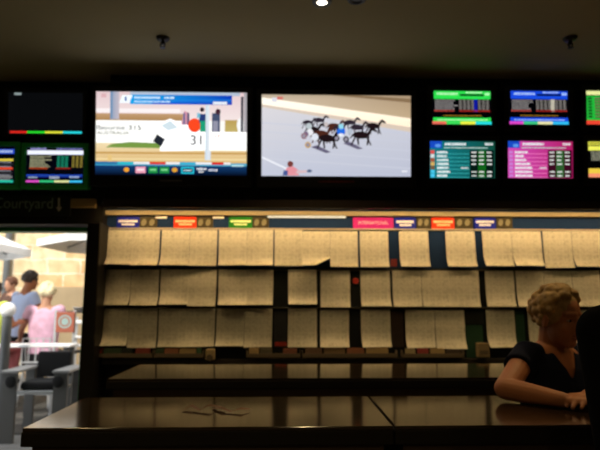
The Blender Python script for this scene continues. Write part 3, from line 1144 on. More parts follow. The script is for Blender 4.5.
# header signs and the taupe panels beside them
HEADERS = [(117, 139, 'blue', (0.012, 0.018, 0.33), 'blue header sign with two white lines, leftmost on the board'),
           (174, 196, 'red', (0.75, 0.045, 0.012), 'red header sign with pale print, left of the green header'),
           (229, 252, 'green', (0.02, 0.19, 0.02), 'green header sign with pale lettering at the top of the board'),
           (353, 393.5, 'pink', (0.45, 0.02, 0.22), 'pink header sign reading INTERNATIONAL'),
           (394.5, 416, 'blue', (0.012, 0.018, 0.33), 'blue header sign right next to the pink INTERNATIONAL header'),
           (431.5, 454.5, 'red', (0.75, 0.045, 0.012), 'red header sign between two blue headers, on the right of the board'),
           (474, 496, 'blue', (0.012, 0.018, 0.33), 'blue header sign furthest right on the board')]
for x0, x1, nm, colr, lab in HEADERS:
    ytop, ybot = (216.5, 228.3) if x0 < 300 else (217, 229)
    a, d = P(x0, ytop, YP), P(x1, ybot, YP)
    b = MB()
    b.box(a.x, YP, d.z, d.x, Y_BOARD - 0.0008, a.z, bev=0.002)
    t = tag(b.build('header_sign', mat('header_' + nm, colr, 0.7, spec=0.1)), lab, 'sign', 'coloured header signs on the board')
    b = MB()
    xc, zc, w, h = (a.x + d.x) / 2, (a.z + d.z) / 2, d.x - a.x, a.z - d.z
    if nm == 'pink':
        text_into(b, 'INTERNATIONAL', (xc, YP - 0.001, zc), (1, 0, 0), (0, 0, 1), h * 0.26, mono_w=w * 0.74)
        ink = mat('pink_ink', (0.95, 0.55, 0.6), 0.6)
    else:
        rnd = random.Random(int(x0))
        for (k0, k1, zz, hh) in ((-.42, .42, .1, .2), (-.27, .27, -.17, .17)):   # two short lines too small to read
            x = xc + k0 * w
            while x < xc + k1 * w - 0.004:
                lw = rnd.uniform(0.008, 0.012)
                b.add([(x, YP - .001, zc + (zz - hh / 2) * h), (x + lw, YP - .001, zc + (zz - hh / 2) * h),
                       (x + lw, YP - .001, zc + (zz + hh / 2) * h), (x, YP - .001, zc + (zz + hh / 2) * h)], [[0, 1, 2, 3]])
                x += lw + 0.0025
        ink = {'blue': mat('white_ink', (0.85, 0.85, 0.9), 0.6), 'red': mat('peach_ink', (0.95, 0.6, 0.35), 0.6),
               'green': mat('lime_ink', (0.75, 0.9, 0.45), 0.6)}[nm]
    b.build('lettering', ink, t)
for x0, x1, lab in ((139.5, 157, 'taupe picture panel beside the leftmost blue header'), (196.5, 213, 'taupe picture panel beside the red header left of the green one'),
                    (252.5, 269, 'taupe picture panel beside the green header'), (416.5, 431, 'taupe picture panel left of the right hand red header'),
                    (455, 473, 'taupe picture panel right of the right hand red header'), (496.5, 513, 'taupe picture panel beside the rightmost blue header')):
    a, d = P(x0, 216.8, YP), P(x1, 228.6, YP)
    b = MB()
    b.box(a.x, YP + .002, d.z, d.x, Y_BOARD - 0.0008, a.z, bev=0.002)
    t = tag(b.build('picture_panel', mat('taupe_panel', (0.055, 0.045, 0.024), 0.7, spec=0.1, vary=0.3, vscale=40)), lab, 'sign panel', 'taupe panels beside the header signs')
    b = MB()
    w, h = d.x - a.x, a.z - d.z
    for fx in (0.25, 0.7):
        c = Vector((a.x + w * fx, YP + 0.0012, d.z + h * 0.52))
        n = 12
        b.add([c + Vector((math.cos(-2 * math.pi * k / n) * w * .15 + math.sin(-2 * math.pi * k / n) * .004, 0, math.sin(-2 * math.pi * k / n) * h * .3)) for k in range(n)],
              [list(range(n))[::-1]])
    b.build('emblem', mat('pale_emblem', (0.19, 0.17, 0.10), 0.7), t)
for px, lab in ((161, 'small white tag at the board top, left of the red header'), (218.5, 'small white tag at the board top, left of the green header')):
    a, d = P(px - 5.5, 215.6, YP), P(px + 5.5, 218.4, YP)
    b = MB()
    b.box(a.x, YP, d.z, d.x, Y_BOARD - 0.0008, a.z)
    tag(b.build('shelf_tag', M_WHITE), lab, 'tag')

# ------------------------------------------------------------------ racing sheets
NUM = ['first', 'second', 'third', 'fourth', 'fifth', 'sixth', 'seventh', 'eighth', 'ninth', 'tenth', 'eleventh', 'twelfth', 'thirteenth',
       'fourteenth', 'fifteenth', 'sixteenth', 'seventeenth', 'eighteenth', 'nineteenth']


def sheet(x0, x1, y0, y1, label, group, seed, curl, corner=0.0):
    rnd = random.Random(seed)
    ysurf = Y_BOARD - 0.0165
    a, d = P(x0, y0, ysurf), P(x1, y0, ysurf)
    e = P((x0 + x1) / 2, y1, ysurf - curl * .6)
    W_, H_ = d.x - a.x - 0.002, a.z - e.z
    # keep the sheet's lower end at the pixel column implied by hanging straight down
    nx, nz = 8, 18
    vs, fs = [], []
    ph, amp, lean = rnd.uniform(0, 6), rnd.uniform(0.001, 0.004), rnd.uniform(-0.004, 0.004)
    belly = rnd.uniform(0.003, 0.010)
    for j in range(nz + 1):
        t = j / nz
        for i in range(nx + 1):
            u = i / nx
            k = max(0.0, (t - 0.58) / 0.42)
            out = 0.001 + belly * math.sin(t * math.pi * 0.8) + curl * (k ** 2.0) * (1 + 0.35 * math.sin(ph + u * 3)) + amp * math.sin(ph + u * 5) * t
            dz = H_ * t - curl * 0.35 * k ** 3
            if corner and u > 0.45:
                kk = max(0, (u - 0.45) / 0.55) * max(0, (t - 0.72) / 0.28)
                out += corner * kk
                dz -= corner * 1.1 * kk
            vs.append((a.x + 0.001 + W_ * u + lean * t, ysurf - max(0.0005, out), a.z - dz))
    for j in range(nz):
        for i in range(nx):
            q0 = j * (nx + 1) + i
            fs.append([q0, q0 + nx + 1, q0 + nx + 2, q0 + 1])
    b = MB()
    b.add(vs, fs, 0, None, True)
    return tag(b.build('racing_sheet', M_PAPER, origin=Vector((a.x, ysurf, a.z))), label, 'racing sheet', group)


ROWS = [('top', (230.0, 267.2), [(106, 133.5), (133.5, 160.5), (162, 190), (190, 217.5), (219, 247), (247, 273.5), (274.5, 302.5), (302.5, 330), (330, 357.5),
                             (359.5, 388), (398.5, 428), (445, 474.5), (481.5, 511), (511, 540.5), (542, 571), (571, 600), (602, 631), (631, 660)], 0.040),
        ('middle', (269.6, 307.0), [(103, 131.5), (131.5, 159.5), (161, 189), (189, 217), (218.5, 247), (247, 273.5), (288, 316.5), (320.5, 350), (360, 389.5),
                                (392, 421), (421, 449.5), (449.5, 478.5), (484.5, 513.5), (515, 543), (543, 571), (571, 599), (601, 630)], 0.042),
        ('bottom', (308.6, 348.6), [(100, 129), (129, 158), (159, 187), (187, 215.5), (217, 245), (245, 272.5), (288, 317), (320, 349), (360.5, 390),
                              (405, 434.5), (434.5, 464), (485.5, 514), (527, 556), (558, 587), (589, 618)], 0.044)]
s_i = 0
for rname, (ya, yb), xs, curl in ROWS:
    for k, (x0, x1) in enumerate(xs):
        s_i += 1
        rr = random.Random(s_i)
        lab = f'{NUM[k]} printed racing sheet from the black column in the {rname} row of the board'
        if rname == 'top' and k == 7:
            lab = 'printed racing sheet with a curled lower corner in the top row of the board'
        if (rname, k) in (('top', 9), ('top', 10), ('top', 11)):
            lab = ['lone printed sheet under the pink header in the top row', 'lone printed sheet under the blue header beside the pink one, top row',
                   'lone printed sheet under the right hand red header, top row'][k - 9]
        hi = rname == 'bottom' and k in (6, 8, 11)
        dx = (x0 - 300) * 0.0
        sheet(x0, x1, ya + (1.2 if x0 > 300 else 0), yb + (1.2 if x0 > 300 else 0) + rr.uniform(-.6, .6), lab, f'racing sheets in the {rname} row', s_i,
              curl * rr.uniform(0.5, 1.35) + (0.012 if hi else 0), 0.05 if (rname == 'top' and k == 7) else 0.0)


# posters and bits in the gaps between the sheets
def flat(name, x0, y0, x1, y1, m, label, cat, th=0.003):
    a, d = P(x0, y0, Y_BOARD - th), P(x1, y1, Y_BOARD - th)
    b = MB()
    b.box(a.x, Y_BOARD - th, d.z, d.x, Y_BOARD - 0.0006, a.z)
    return tag(b.build(name, m), label, cat)


flat('poster', 391, 311, 404, 347, mat('brown_poster', (0.035, 0.018, 0.012), 0.6, vary=0.6, vscale=20), 'dark brown poster in the bottom row gap under the blue header', 'poster')
flat('poster', 274, 311, 287, 347, mat('dark_print', (0.02, 0.022, 0.028), 0.5, vary=0.6, vscale=18), 'dark poster with faint streaks, in the gap left of the lone bottom sheets', 'poster')
flat('poster', 465.5, 311, 484, 324, mat('black_print', (0.008, 0.01, 0.008), 0.5), 'black poster above the green one at the bottom of the board', 'poster')
flat('poster', 465.5, 325, 484, 357.5, mat('green_print', (0.012, 0.06, 0.03), 0.6, vary=0.3, vscale=12), 'dark green poster at the bottom of the board near the woman', 'poster')
flat('poster', 515, 311, 526, 350, mat('green_print', (0.012, 0.06, 0.03), 0.6), 'dark green strip poster just behind the woman shoulder', 'poster')
flat('sticker', 390.5, 259, 397, 266.5, mat('dark_red_print', (0.2, 0.02, 0.02), 0.6), 'dark red sticker in the blue gap under the blue header', 'sticker')
flat('sticker', 275, 342, 287, 346, mat('red_tag', (0.35, 0.03, 0.02), 0.6), 'small red sticker low on the board above the leaflet racks', 'sticker', 0.005)
c = P(355.5, 281, Y_BOARD)
b = MB()
b.cone((c.x, Y_BOARD - 0.014, c.z), 0.022, (c.x, Y_BOARD - 0.001, c.z), 0.026)
tag(b.build('magnet', mat('red_magnet', (0.42, 0.04, 0.03), 0.4)), 'round red magnet in the middle row gap under the pink header', 'magnet')

# ------------------------------------------------------------------ leaflet racks and leaflets
YR = Y_BOARD - 0.09
M_RACK = mat('dull_rack', (0.11, 0.08, 0.05), 0.6)
RACKS = [(95, 152, 'leaflet rack nearest the black column, on the board foot', 'leftmost rack',
          [(97, 103, (0.34, 0.05, 0.02), 'orange red'), (104, 121, (0.03, 0.06, 0.03), 'dark green'), (122, 132, (0.012, 0.02, 0.02), 'black'), (136, 150, (0.22, 0.035, 0.03), 'dark red')]),
         (154.5, 202.5, 'leaflet rack second from the black column, on the board foot', 'second rack',
          [(156, 164, (0.02, 0.05, 0.03), 'dark green'), (165, 179, (0.26, 0.10, 0.05), 'red brown'), (180, 196, (0.34, 0.24, 0.11), 'tan'), (197, 201.5, (0.05, 0.12, 0.06), 'green')]),
         (247, 300, 'leaflet rack below the lone bottom sheet, right of the black gap', 'third rack',
          [(249, 259, (0.32, 0.25, 0.13), 'tan'), (260, 272, (0.10, 0.09, 0.06), 'olive'), (283, 297, (0.20, 0.07, 0.04), 'brown red')]),
         (303, 397, 'long leaflet rack in the middle of the board foot', 'long middle rack',
          [(305, 322, (0.14, 0.08, 0.05), 'brown'), (324, 345, (0.22, 0.14, 0.07), 'light brown'), (347, 364, (0.13, 0.05, 0.03), 'red brown'), (366, 388, (0.28, 0.18, 0.09), 'tan')]),
         (403, 464, 'leaflet rack under the bottom pair of sheets, left of the green poster', 'rack left of the green poster',
          [(405, 415, (0.34, 0.28, 0.16), 'cream'), (417, 428, (0.30, 0.04, 0.04), 'red'), (430, 444, (0.24, 0.17, 0.09), 'tan'), (446, 460, (0.06, 0.04, 0.03), 'dark brown')])]
for x0, x1, rl, short, items in RACKS:
    a, d = P(x0, 352.5, YR), P(x1, 357.5, YR)
    t = thing('leaflet_rack', rl, 'leaflet rack', ((a.x + d.x) / 2, YR + .04, d.z), 'leaflet racks along the board foot')
    zf = P(x0, 353.5, YR).z
    b = MB()
    b.box(a.x, YR, d.z, d.x, Y_BOARD - 0.031, d.z + 0.006)
    b.build('base', M_RACK, t)
    b = MB()
    b.box(a.x, YR - 0.006, d.z, d.x, YR, zf, bev=0.002)
    b.build('front_lip', M_RACK, t)
    b = MB()
    b.box(a.x - .004, YR, d.z, a.x, Y_BOARD - 0.031, zf + .02)
    b.build('end_plate', M_RACK, t)
    b = MB()
    b.box(d.x, YR, d.z, d.x + .004, Y_BOARD - 0.031, zf + .02)
    b.build('end_plate', M_RACK, t)
    for (l0, l1, colr, cn) in items:
        p0, p1 = P(l0, 349.5, YR + .03), P(l1, 349.5, YR + .03)
        b = MB()
        rnd = random.Random(int(l0))
        n = 4
        for k in range(n):
            y = YR + 0.010 + k * 0.009
            b.box(p0.x + rnd.uniform(0, .003), y, d.z + 0.0065, p1.x - rnd.uniform(0, .003), y + 0.006, p0.z + rnd.uniform(-.004, .004) + k * .003)
        tag(b.build('leaflet_pad', mat('leaflet_' + cn.replace(' ', '_'), colr, 0.7)), f'{cn} leaflet pad standing in the {short}', 'leaflets', 'leaflet pads in the racks')
# beige dispenser hanging right of the second rack, tan card box near the woman
a, d = P(204.5, 349, Y_BOARD - .08), P(214.5, 360, Y_BOARD - .08)
t = thing('pencil_dispenser', 'beige pencil dispenser with a round mouth at the board foot', 'dispenser', ((a.x + d.x) / 2, Y_BOARD - .05, d.z))
M_BEIGE = mat('beige_plastic', (0.30, 0.23, 0.12), 0.5)
b = MB()
b.box(a.x + .008, Y_BOARD - 0.095, d.z, d.x, Y_BOARD - 0.031, a.z, bev=0.01)
b.build('body', M_BEIGE, t)
b = MB()
c = Vector(((a.x + d.x) / 2 + .004, Y_BOARD - .095, d.z + .02))
b.cone(c, 0.026, c - Vector((0, .02, 0)), 0.022)
b.build('mouth', M_RACK, t)
a, d = P(477, 343, Y_BOARD - .07), P(489, 357, Y_BOARD - .07)
b = MB()
b.box(a.x, Y_BOARD - 0.09, d.z, d.x, Y_BOARD - 0.031, a.z, bev=0.003)
t = tag(b.build('card_box', mat('tan_card', (0.22, 0.16, 0.08), 0.7)), 'small tan card box at the board foot beside the green poster', 'box')
b = MB()
b.box(a.x + .01, Y_BOARD - 0.0915, d.z + .02, d.x - .01, Y_BOARD - 0.0905, d.z + .05)
b.build('label_patch', M_RACK, t)

# ------------------------------------------------------------------ bar tables
TZ = 1.0
fl = PZ(21, 428.5, TZ)
bl = PZ(78, 397.5, TZ)
seam = PZ(382, 412, TZ).x
Y0, Y1 = fl.y, bl.y
M_LEG = mat('black_steel_leg', (0.01, 0.01, 0.01), 0.4, metal=0.3)


def bar_table(x0, x1, y0, y1, label, legs, edge=0.045, group=None, footrail=False):
    t = thing('bar_table', label, 'table', ((x0 + x1) / 2, (y0 + y1) / 2, 0), group)
    b = MB()
    b.box(x0 + .003, y0 + .003, TZ - 0.012, x1 - .003, y1 - .003, TZ, bev=0.002)
    b.build('table_top', M_WOOD, t)
    b = MB()
    b.box(x0, y0, TZ - edge - 0.012, x1, y1, TZ - 0.0121, bev=0.004)
    b.build('edge_band', M_EDGE, t)
    b = MB()
    z1, z0 = TZ - edge - 0.0125, TZ - edge - 0.16
    b.box(x0 + .03, y0 + .02, z0, x1 - .03, y0 + .04, z1)
    b.box(x0 + .03, y1 - .06, z0, x1 - .03, y1 - .04, z1)
    b.box(x0 + .03, y0 + .04, z0, x0 + .05, y1 - .06, z1)
    b.box(x1 - .05, y0 + .04, z0, x1 - .03, y1 - .06, z1)
    b.build('apron', M_APRON, t)
    for lx in legs:
        for ly in (y0 + .08, y1 - .10):
            b = MB()
            b.box(lx - .03, ly - .03, 0, lx + .03, ly + .03, z1 - .001, bev=0.006)
            b.build('leg', M_LEG, t)
    if footrail:
        b = MB()
        b.tube([(legs[0], y0 + .02, .28), (legs[-1], y0 + .02, .28)], 0.018, n=12)
        b.build('foot_rail', mat('dull_brass', (0.25, 0.14, 0.05), 0.4, metal=0.8), t)
    return t


xend = 2.6
bar_table(fl.x, seam - 0.002, Y0, Y1, 'dark varnished bar table in the foreground left, with slips on it', (fl.x + .12, seam - .12), group='dark bar tables')
bar_table(seam + 0.002, xend, Y0, Y1, 'dark varnished bar table in the foreground right, where the woman leans', (seam + .12, xend - .12), group='dark bar tables')
f2 = PZ(106.5, 379, TZ)
b2 = PZ(122, 364.5, TZ)
bar_table(f2.x, 2.4, f2.y, b2.y, 'dark varnished bar table behind, nearest the notice board', (f2.x + .12, 0.5, 2.25), edge=0.04, footrail=True)


# crumpled betting slips on the near table
def slip(pts, w, label, m):
    b = MB()
    vs, fs = [], []
    P3 = [PZ(px, py, TZ) + Vector((0, 0, h)) for px, py, h in pts]
    for i, p in enumerate(P3):
        for s in (-1, 0, 1):
            vs.append(p + Vector((0.004 * s, s * w / 2, 0.003 + (0.006 if s == 0 and i % 2 else 0.0) + 0.001 * i % 3)))
    for i in range(len(P3) - 1):
        for s in range(2):
            q0 = i * 3 + s
            fs.append([q0, q0 + 3, q0 + 4, q0 + 1])
    b.add(vs, fs)
    return tag(b.build('betting_slip', m), label, 'betting slip', 'crumpled slips on the near table')


M_SLIP = mat('brown_slip', (0.12, 0.06, 0.035), 0.7)
slip([(183, 411, 0), (192, 409, .008), (200, 412, .001), (209, 410, .010), (219, 409, .002), (224, 411, 0)], 0.026, 'left brown crumpled betting slip on the near table', M_SLIP)
slip([(213, 409, .0), (222, 411, .006), (231, 413, .0), (241, 412, .005), (250, 411, 0)], 0.022, 'right brown crumpled betting slip on the near table', M_SLIP)


# ------------------------------------------------------------------ people
def frame_from(fwd, up=Vector((0, 0, 1))):
    f = Vector(fwd).normalized()
    l = up.cross(f).normalized()      # person's left
    u = f.cross(l).normalized()
    return f, l, u


def head_into(mb, c, fwd, s=1.0, up=Vector((0, 0, 1))):
    f, l, u = frame_from(fwd, up)
    R = Matrix((f, l, u)).transposed()
    at = lambda a, bb, cc: c + (f * a + l * bb + u * cc) * s
    mb.ellipsoid(at(-0.008, 0, 0.03), R, .098 * s, .076 * s, .092 * s, n=24)
    mb.ellipsoid(at(0.022, 0, -.035), R, .07 * s, .060 * s, .082 * s, n=20)
    mb.ellipsoid(at(0.055, 0, -.09), R, .03 * s, .032 * s, .024 * s)
    mb.capsule(at(.085, 0, .018), .009 * s, at(.109, 0, -.022), .013 * s)
    for q in (-1, 1):
        mb.ellipsoid(at(.048, q * .034, -.028), R, .027 * s, .024 * s, .026 * s)
        mb.capsule(at(.082, q * .012, .032), .011 * s, at(.066, q * .048, .03), .010 * s)
        mb.ellipsoid(at(-.008, q * .077, -.008), R, .018 * s, .008 * s, .031 * s)
        mb.ellipsoid(at(.104, q * .010, -.026), R, .010 * s, .008 * s, .007 * s)
    mb.ellipsoid(at(.083, 0, -.054), R, .014 * s, .024 * s, .006 * s)
    mb.ellipsoid(at(.081, 0, -.066), R, .014 * s, .021 * s, .007 * s)
    return f, l, u, at, R


def hand_into(mb, wrist, d, n, side, s=1.0, curl=0.5):
    """palm and five fingers; d = along the hand, n = back of hand, side = towards the thumb"""
    d, n = Vector(d).normalized(), Vector(n).normalized()
    n = (n - d * n.dot(d)).normalized()
    sd = Vector(side)
    sd = (sd - d * sd.dot(d) - n * sd.dot(n)).normalized()
    for k, (off, ln, r) in enumerate(((0.036, .074, .0088), (0.012, .082, .0092), (-0.012, .076, .0088), (-0.035, .060, .008))):
        base = wrist + sd * (off * .6 * s) + d * (.012 * s)
        kn = wrist + sd * (off * s) + d * ((.088 - abs(off - .008) * .25) * s) + n * (.004 * s)
        mb.capsule(base, .014 * s, kn, .0115 * s, n=10)
        p = kn
        ang = 0.25 * curl
        for q, fr in enumerate((.45, .32, .23)):
            dd = (d * math.cos(ang) - n * math.sin(ang)).normalized()
            p2 = p + dd * (ln * fr * s)
            mb.capsule(p, (r - .0005 * q) * s, p2, (r - .0005 * (q + 1)) * s, n=10)
            p = p2
            ang += 0.75 * curl
    tb = wrist + sd * (.022 * s) + d * (.022 * s)
    t1 = tb + (d * .75 + sd * .6 - n * .2).normalized() * (.042 * s)
    t2 = t1 + (d * .95 + sd * .15 - n * .2).normalized() * (.03 * s)
    mb.capsule(tb, .014 * s, t1, .011 * s, n=10)
    mb.capsule(t1, .0105 * s, t2, .008 * s, n=10)


def curls(c, f, l, u, s, seed, r0, r1, n, front=0.35, low=-0.35, grow=1.0):
    mb = MB()
    rnd = random.Random(seed)
    k = 0
    R = Matrix((f, l, u)).transposed()
    mb.ellipsoid(c + (u * .036 - f * .012) * s, R, .097 * s * grow, .083 * s * grow, .094 * s * grow, n=20)
    cut = []
    while k < n:
        v = Vector((rnd.gauss(0, 1), rnd.gauss(0, 1), rnd.gauss(0, 1))).normalized()
        if v.z < low or (v.x > front and v.z < 0.52) or (v.x > 0.05 and v.z < -0.05):
            continue
        p = c + (f * (v.x * .100 - .010) + l * (v.y * .084) + u * (v.z * .100 + .035)) * s * 1.0
        mb.ellipsoid(p, R, *(rnd.uniform(r0, r1) * s,) * 3, n=8)
        k += 1
    return mb


def hair_mesh(name, m, parent, c, f, l, u, s, seed, r0=.013, r1=.021, n=170, voxel=.006, front=.35, low=-.35, grow=1.0):
    mb = curls(c, f, l, u, s, seed, r0, r1, n, front, low, grow)
    # drop the inner ball's face side by keeping it behind the hairline
    return remeshed(mb, name, m, parent, voxel, smooth=1)


def torso_rings(pel, chest, neck, side_lo, side_hi, wid, dep, grow=0.0):
    """elliptical sections from crotch to neck base"""
    def ring(c, sd, up, w, d):
        sd = sd.normalized()
        fr = up.cross(sd).normalized() * (d + grow)
        return (c, sd * (w + grow), fr)
    up1 = (chest - pel).normalized()
    up2 = (neck - chest).normalized()
    L = []
    L.append(ring(pel - up1 * .10, side_lo, up1, wid[0] * .8, dep[0] * .8))
    L.append(ring(pel, side_lo, up1, wid[0], dep[0]))
    L.append(ring(pel.lerp(chest, .45), (side_lo + side_hi), up1, wid[1], dep[1]))
    L.append(ring(chest, side_hi, up1, wid[2], dep[2]))
    L.append(ring(chest.lerp(neck, .5), side_hi, up2, wid[2] * .97, dep[2] * .88))
    L.append(ring(chest.lerp(neck, .8), side_hi, up2, wid[2] * .78, dep[2] * .66))
    L.append(ring(neck, side_hi, up2, .065, .06))
    return L


def person(label, J, hd_fwd, mats, sizes, voxel, group=None, hair=None, sleeve=0.35, hem=True, hands=None, neck_v=False, eyes=True, trousers_len=1.0, base=None):
    """J: joints in world space. one continuous body with hair, shirt, trousers, eyes as its children"""
    sk, sh, tr, hr = mats
    s = sizes.get('s', 1.0)
    base = base or Vector((J['pel'].x, J['pel'].y, 0))
    t = thing('person', label, 'person', base, group)
    mb = MB()
    f, l, u, at, R = head_into(mb, J['head'], hd_fwd, s)
    mb.capsule(J['neck'] - (J['neck'] - J['chest']) * .15, .062 * s, at(-.02, 0, -.05), .052 * s)
    side_hi = J['shL'] - J['shR']
    side_lo = J['hipL'] - J['hipR']
    wid, dep = sizes['wid'], sizes['dep']
    rings = torso_rings(J['pel'], J['chest'], J['neck'], side_lo, side_hi, wid, dep)
    mb.loft(rings)
    gs = MB()
    gs.loft(torso_rings(J['pel'], J['chest'], J['neck'].lerp(J['chest'], .10), side_lo, side_hi, wid, dep, .012)[1:])
    gt = MB()
    gt.loft(torso_rings(J['pel'], J['chest'], J['neck'], side_lo, side_hi, wid, dep, .010)[:2] +
            [(J['pel'].lerp(J['chest'], .12), side_lo.normalized() * (wid[0] * .98 + .008), (J['chest'] - J['pel']).normalized().cross(side_lo.normalized()) * (dep[0] + .006))])
    a = sizes['arm']
    lg = sizes['leg']
    for S in 'LR':
        sh_, el, wr = J['sh' + S], J['el' + S], J['wr' + S]
        mb.capsule(J['chest'].lerp(J['neck'], .55), .06 * s, sh_, a[0] * 1.12)
        mb.capsule(sh_, a[0] * 1.08, el, a[1])
        mid = el.lerp(wr, .3)
        mb.capsule(el, a[1], mid, a[2])
        mb.capsule(mid, a[2], wr, a[3])
        h = (hands or {}).get(S)
        if h:
            hand_into(mb, wr, h[0], h[1], h[2], s, h[3])
        else:
            d = (wr - el).normalized()
            hand_into(mb, wr, d, d.orthogonal(), Vector((0, -1, 0.3)), s, .6)
        gs.capsule(J['chest'].lerp(J['neck'], .5), .068 * s, sh_, a[0] * 1.12 + .012)
        if sleeve < 1:
            e2 = sh_.lerp(el, sleeve)
            gs.capsule(sh_ - (el - sh_).normalized() * .005, a[0] * 1.10 + .011, e2, a[0] * (1.08 - .1 * sleeve) + .016, flat=True)
            gs.capsule(sh_, a[0] * 1.08 + .012, sh_.lerp(el, sleeve * .4), a[0] * 1.08 + .010)
        else:
            gs.capsule(sh_, a[0] * 1.10 + .012, el, a[1] + .014)
            gs.capsule(el, a[1] + .014, el.lerp(wr, .3), a[2] + .012)
            gs.capsule(el.lerp(wr, .3), a[2] + .012, wr, a[3] + .013, flat=True)
        hp, kn, an, toe = J['hip' + S], J['kn' + S], J['an' + S], J['toe' + S]
        mb.capsule(hp, lg[0], kn, lg[1])
        mb.capsule(kn, lg[1], kn.lerp(an, .3), lg[2])
        mb.capsule(kn.lerp(an, .3), lg[2], an, lg[3])
        mb.capsule(an - Vector((0, 0, .03)), .036 * s, toe, .030 * s)
        gt.capsule(hp, lg[0] + .012, kn, lg[1] + .012)
        gt.capsule(kn, lg[1] + .012, kn.lerp(an, .35), lg[2] + .012)
        gt.capsule(kn.lerp(an, .35), lg[2] + .012, kn.lerp(an, .93), lg[3] + .016, flat=True)
        sb = MB()
        sb.capsule(an - Vector((0, 0, .035)) - (toe - an).normalized() * .02, .043 * s, toe, .036 * s)
        remeshed(sb, 'shoe', sizes.get('shoe', M_PLASTIC), t, max(voxel, .008), 3)
    remeshed(mb, 'body', sk, t, voxel, 4 if voxel > .005 else 3)
    top = remeshed(gs, sizes.get('top_name', 'shirt'), sh, t, max(voxel, .006 if neck_v else .008), 6)
    if neck_v:      # cut the V of the neckline out of the front
        lat = side_hi.normalized()
        upv = (J['neck'] - J['chest']).normalized()
        fr = lat.cross(upv).normalized()
        if fr.dot(Vector(hd_fwd)) < 0:
            fr = -fr
        bm = bmesh.new()
        bm.from_mesh(top.data)
        o0 = ORG[top]
        kill = []
        for v in bm.verts:
            p = v.co + o0 - J['neck']
            h = -p.dot(upv)
            if p.dot(fr) > 0 and h < .135 and abs(p.dot(lat)) < .072 * (1 - h / .135):
                kill.append(v)
        bmesh.ops.delete(bm, geom=kill, context='VERTS')
        for _ in range(6):      # even out the cut edge
            new = {}
            for v in bm.verts:
                nb = [e.other_vert(v).co for e in v.link_edges if e.is_boundary]
                if len(nb) == 2:
                    new[v] = v.co * .4 + (nb[0] + nb[1]) * .3
            for v, c_ in new.items():
                v.co = c_
        bm.to_mesh(top.data)
        bm.free()
    remeshed(gt, 'trousers', tr, t, max(voxel, .009), 5)
    if hair:
        hair_mesh('hair', hr, t, J['head'], f, l, u, s, **hair)
    if eyes:
        for q in (-1, 1):
            eb = MB()
            eb.ellipsoid(at(.0675, q * .0285, .004), R, .012 * s, .013 * s, .0065 * s, n=12)
            eb.build('eye', mat('eye_white', (0.32, 0.30, 0.28), 0.3), t)
            eb = MB()
            eb.ellipsoid(at(.0755, q * .0295, .004), R, .0055 * s, .0065 * s, .006 * s, n=10)
            eb.build('iris', mat('iris', (0.03, 0.02, 0.015), 0.2), t)
        lb = MB()
        lb.ellipsoid(at(.0875, 0, -.0535), R, .012 * s, .022 * s, .0045 * s)
        lb.ellipsoid(at(.0865, 0, -.065), R, .012 * s, .019 * s, .0055 * s)
        lb.build('lips', mat('lips', (0.36, 0.12, 0.09), 0.5), t)
    return t, f, l, u, at


# the woman leaning on the near table
YW = 2.42
hd = P(557.5, 318.5, 2.38)
J = dict(head=hd, neck=P(552, 342, 2.44), chest=P(556, 385, 2.46), pel=P(563, 445, 2.47))
J['pel'].z = 0.80
J['shR'] = P(527, 355, 2.41)
J['shL'] = P(590, 355, 2.53)
J['elR'] = Vector((P(506.5, 392, 2.18).x, 2.19, TZ + .050))
J['wrR'] = Vector((P(560, 391, 2.06).x, 2.04, TZ + .032))
J['elL'] = Vector((J['shL'].x + .05, 2.32, TZ + .06))
J['wrL'] = Vector((J['wrR'].x + .13, 2.10, TZ + .034))
px_, py_ = J['pel'].x, J['pel'].y
J['hipL'], J['hipR'] = Vector((px_ + .09, py_ + .02, .80)), Vector((px_ - .09, py_, .80))
J['knL'], J['knR'] = Vector((px_ + .10, py_ - .02, .44)), Vector((px_ - .10, py_ - .03, .44))
J['anL'], J['anR'] = Vector((px_ + .10, py_ + .04, .08)), Vector((px_ - .10, py_ + .03, .08))
J['toeL'], J['toeR'] = Vector((px_ + .14, py_ - .09, .04)), Vector((px_ - .06, py_ - .10, .04))
M_HAIRB = mat('blond_curls', (0.40, 0.24, 0.085), 0.6, vary=0.6, vscale=45)
person('woman with short curly blond hair in navy tee, leaning on the near table', J, (0.48, -0.86, -0.14),
       (M_SKIN_TAN, mat('navy_tee', (0.010, 0.012, 0.028), 0.9, spec=0.1), mat('dark_denim', (0.02, 0.022, 0.03), 0.9), M_HAIRB),
       dict(s=1.05, wid=(.165, .145, .165), dep=(.115, .10, .115), arm=(.047, .043, .042, .028), leg=(.085, .058, .055, .042)), .0042,
       neck_v=True, hair=dict(seed=3, n=210, r0=.009, r1=.022, low=-.55, voxel=.005), sleeve=.42,
       hands=dict(R=(Vector((.96, -.22, -.03)), Vector((0, 0, 1)), Vector((-.1, 1, 0)), .35), L=(Vector((-.75, -.6, 0)), Vector((0, 0, 1)), Vector((.6, -.7, 0)), .35)))

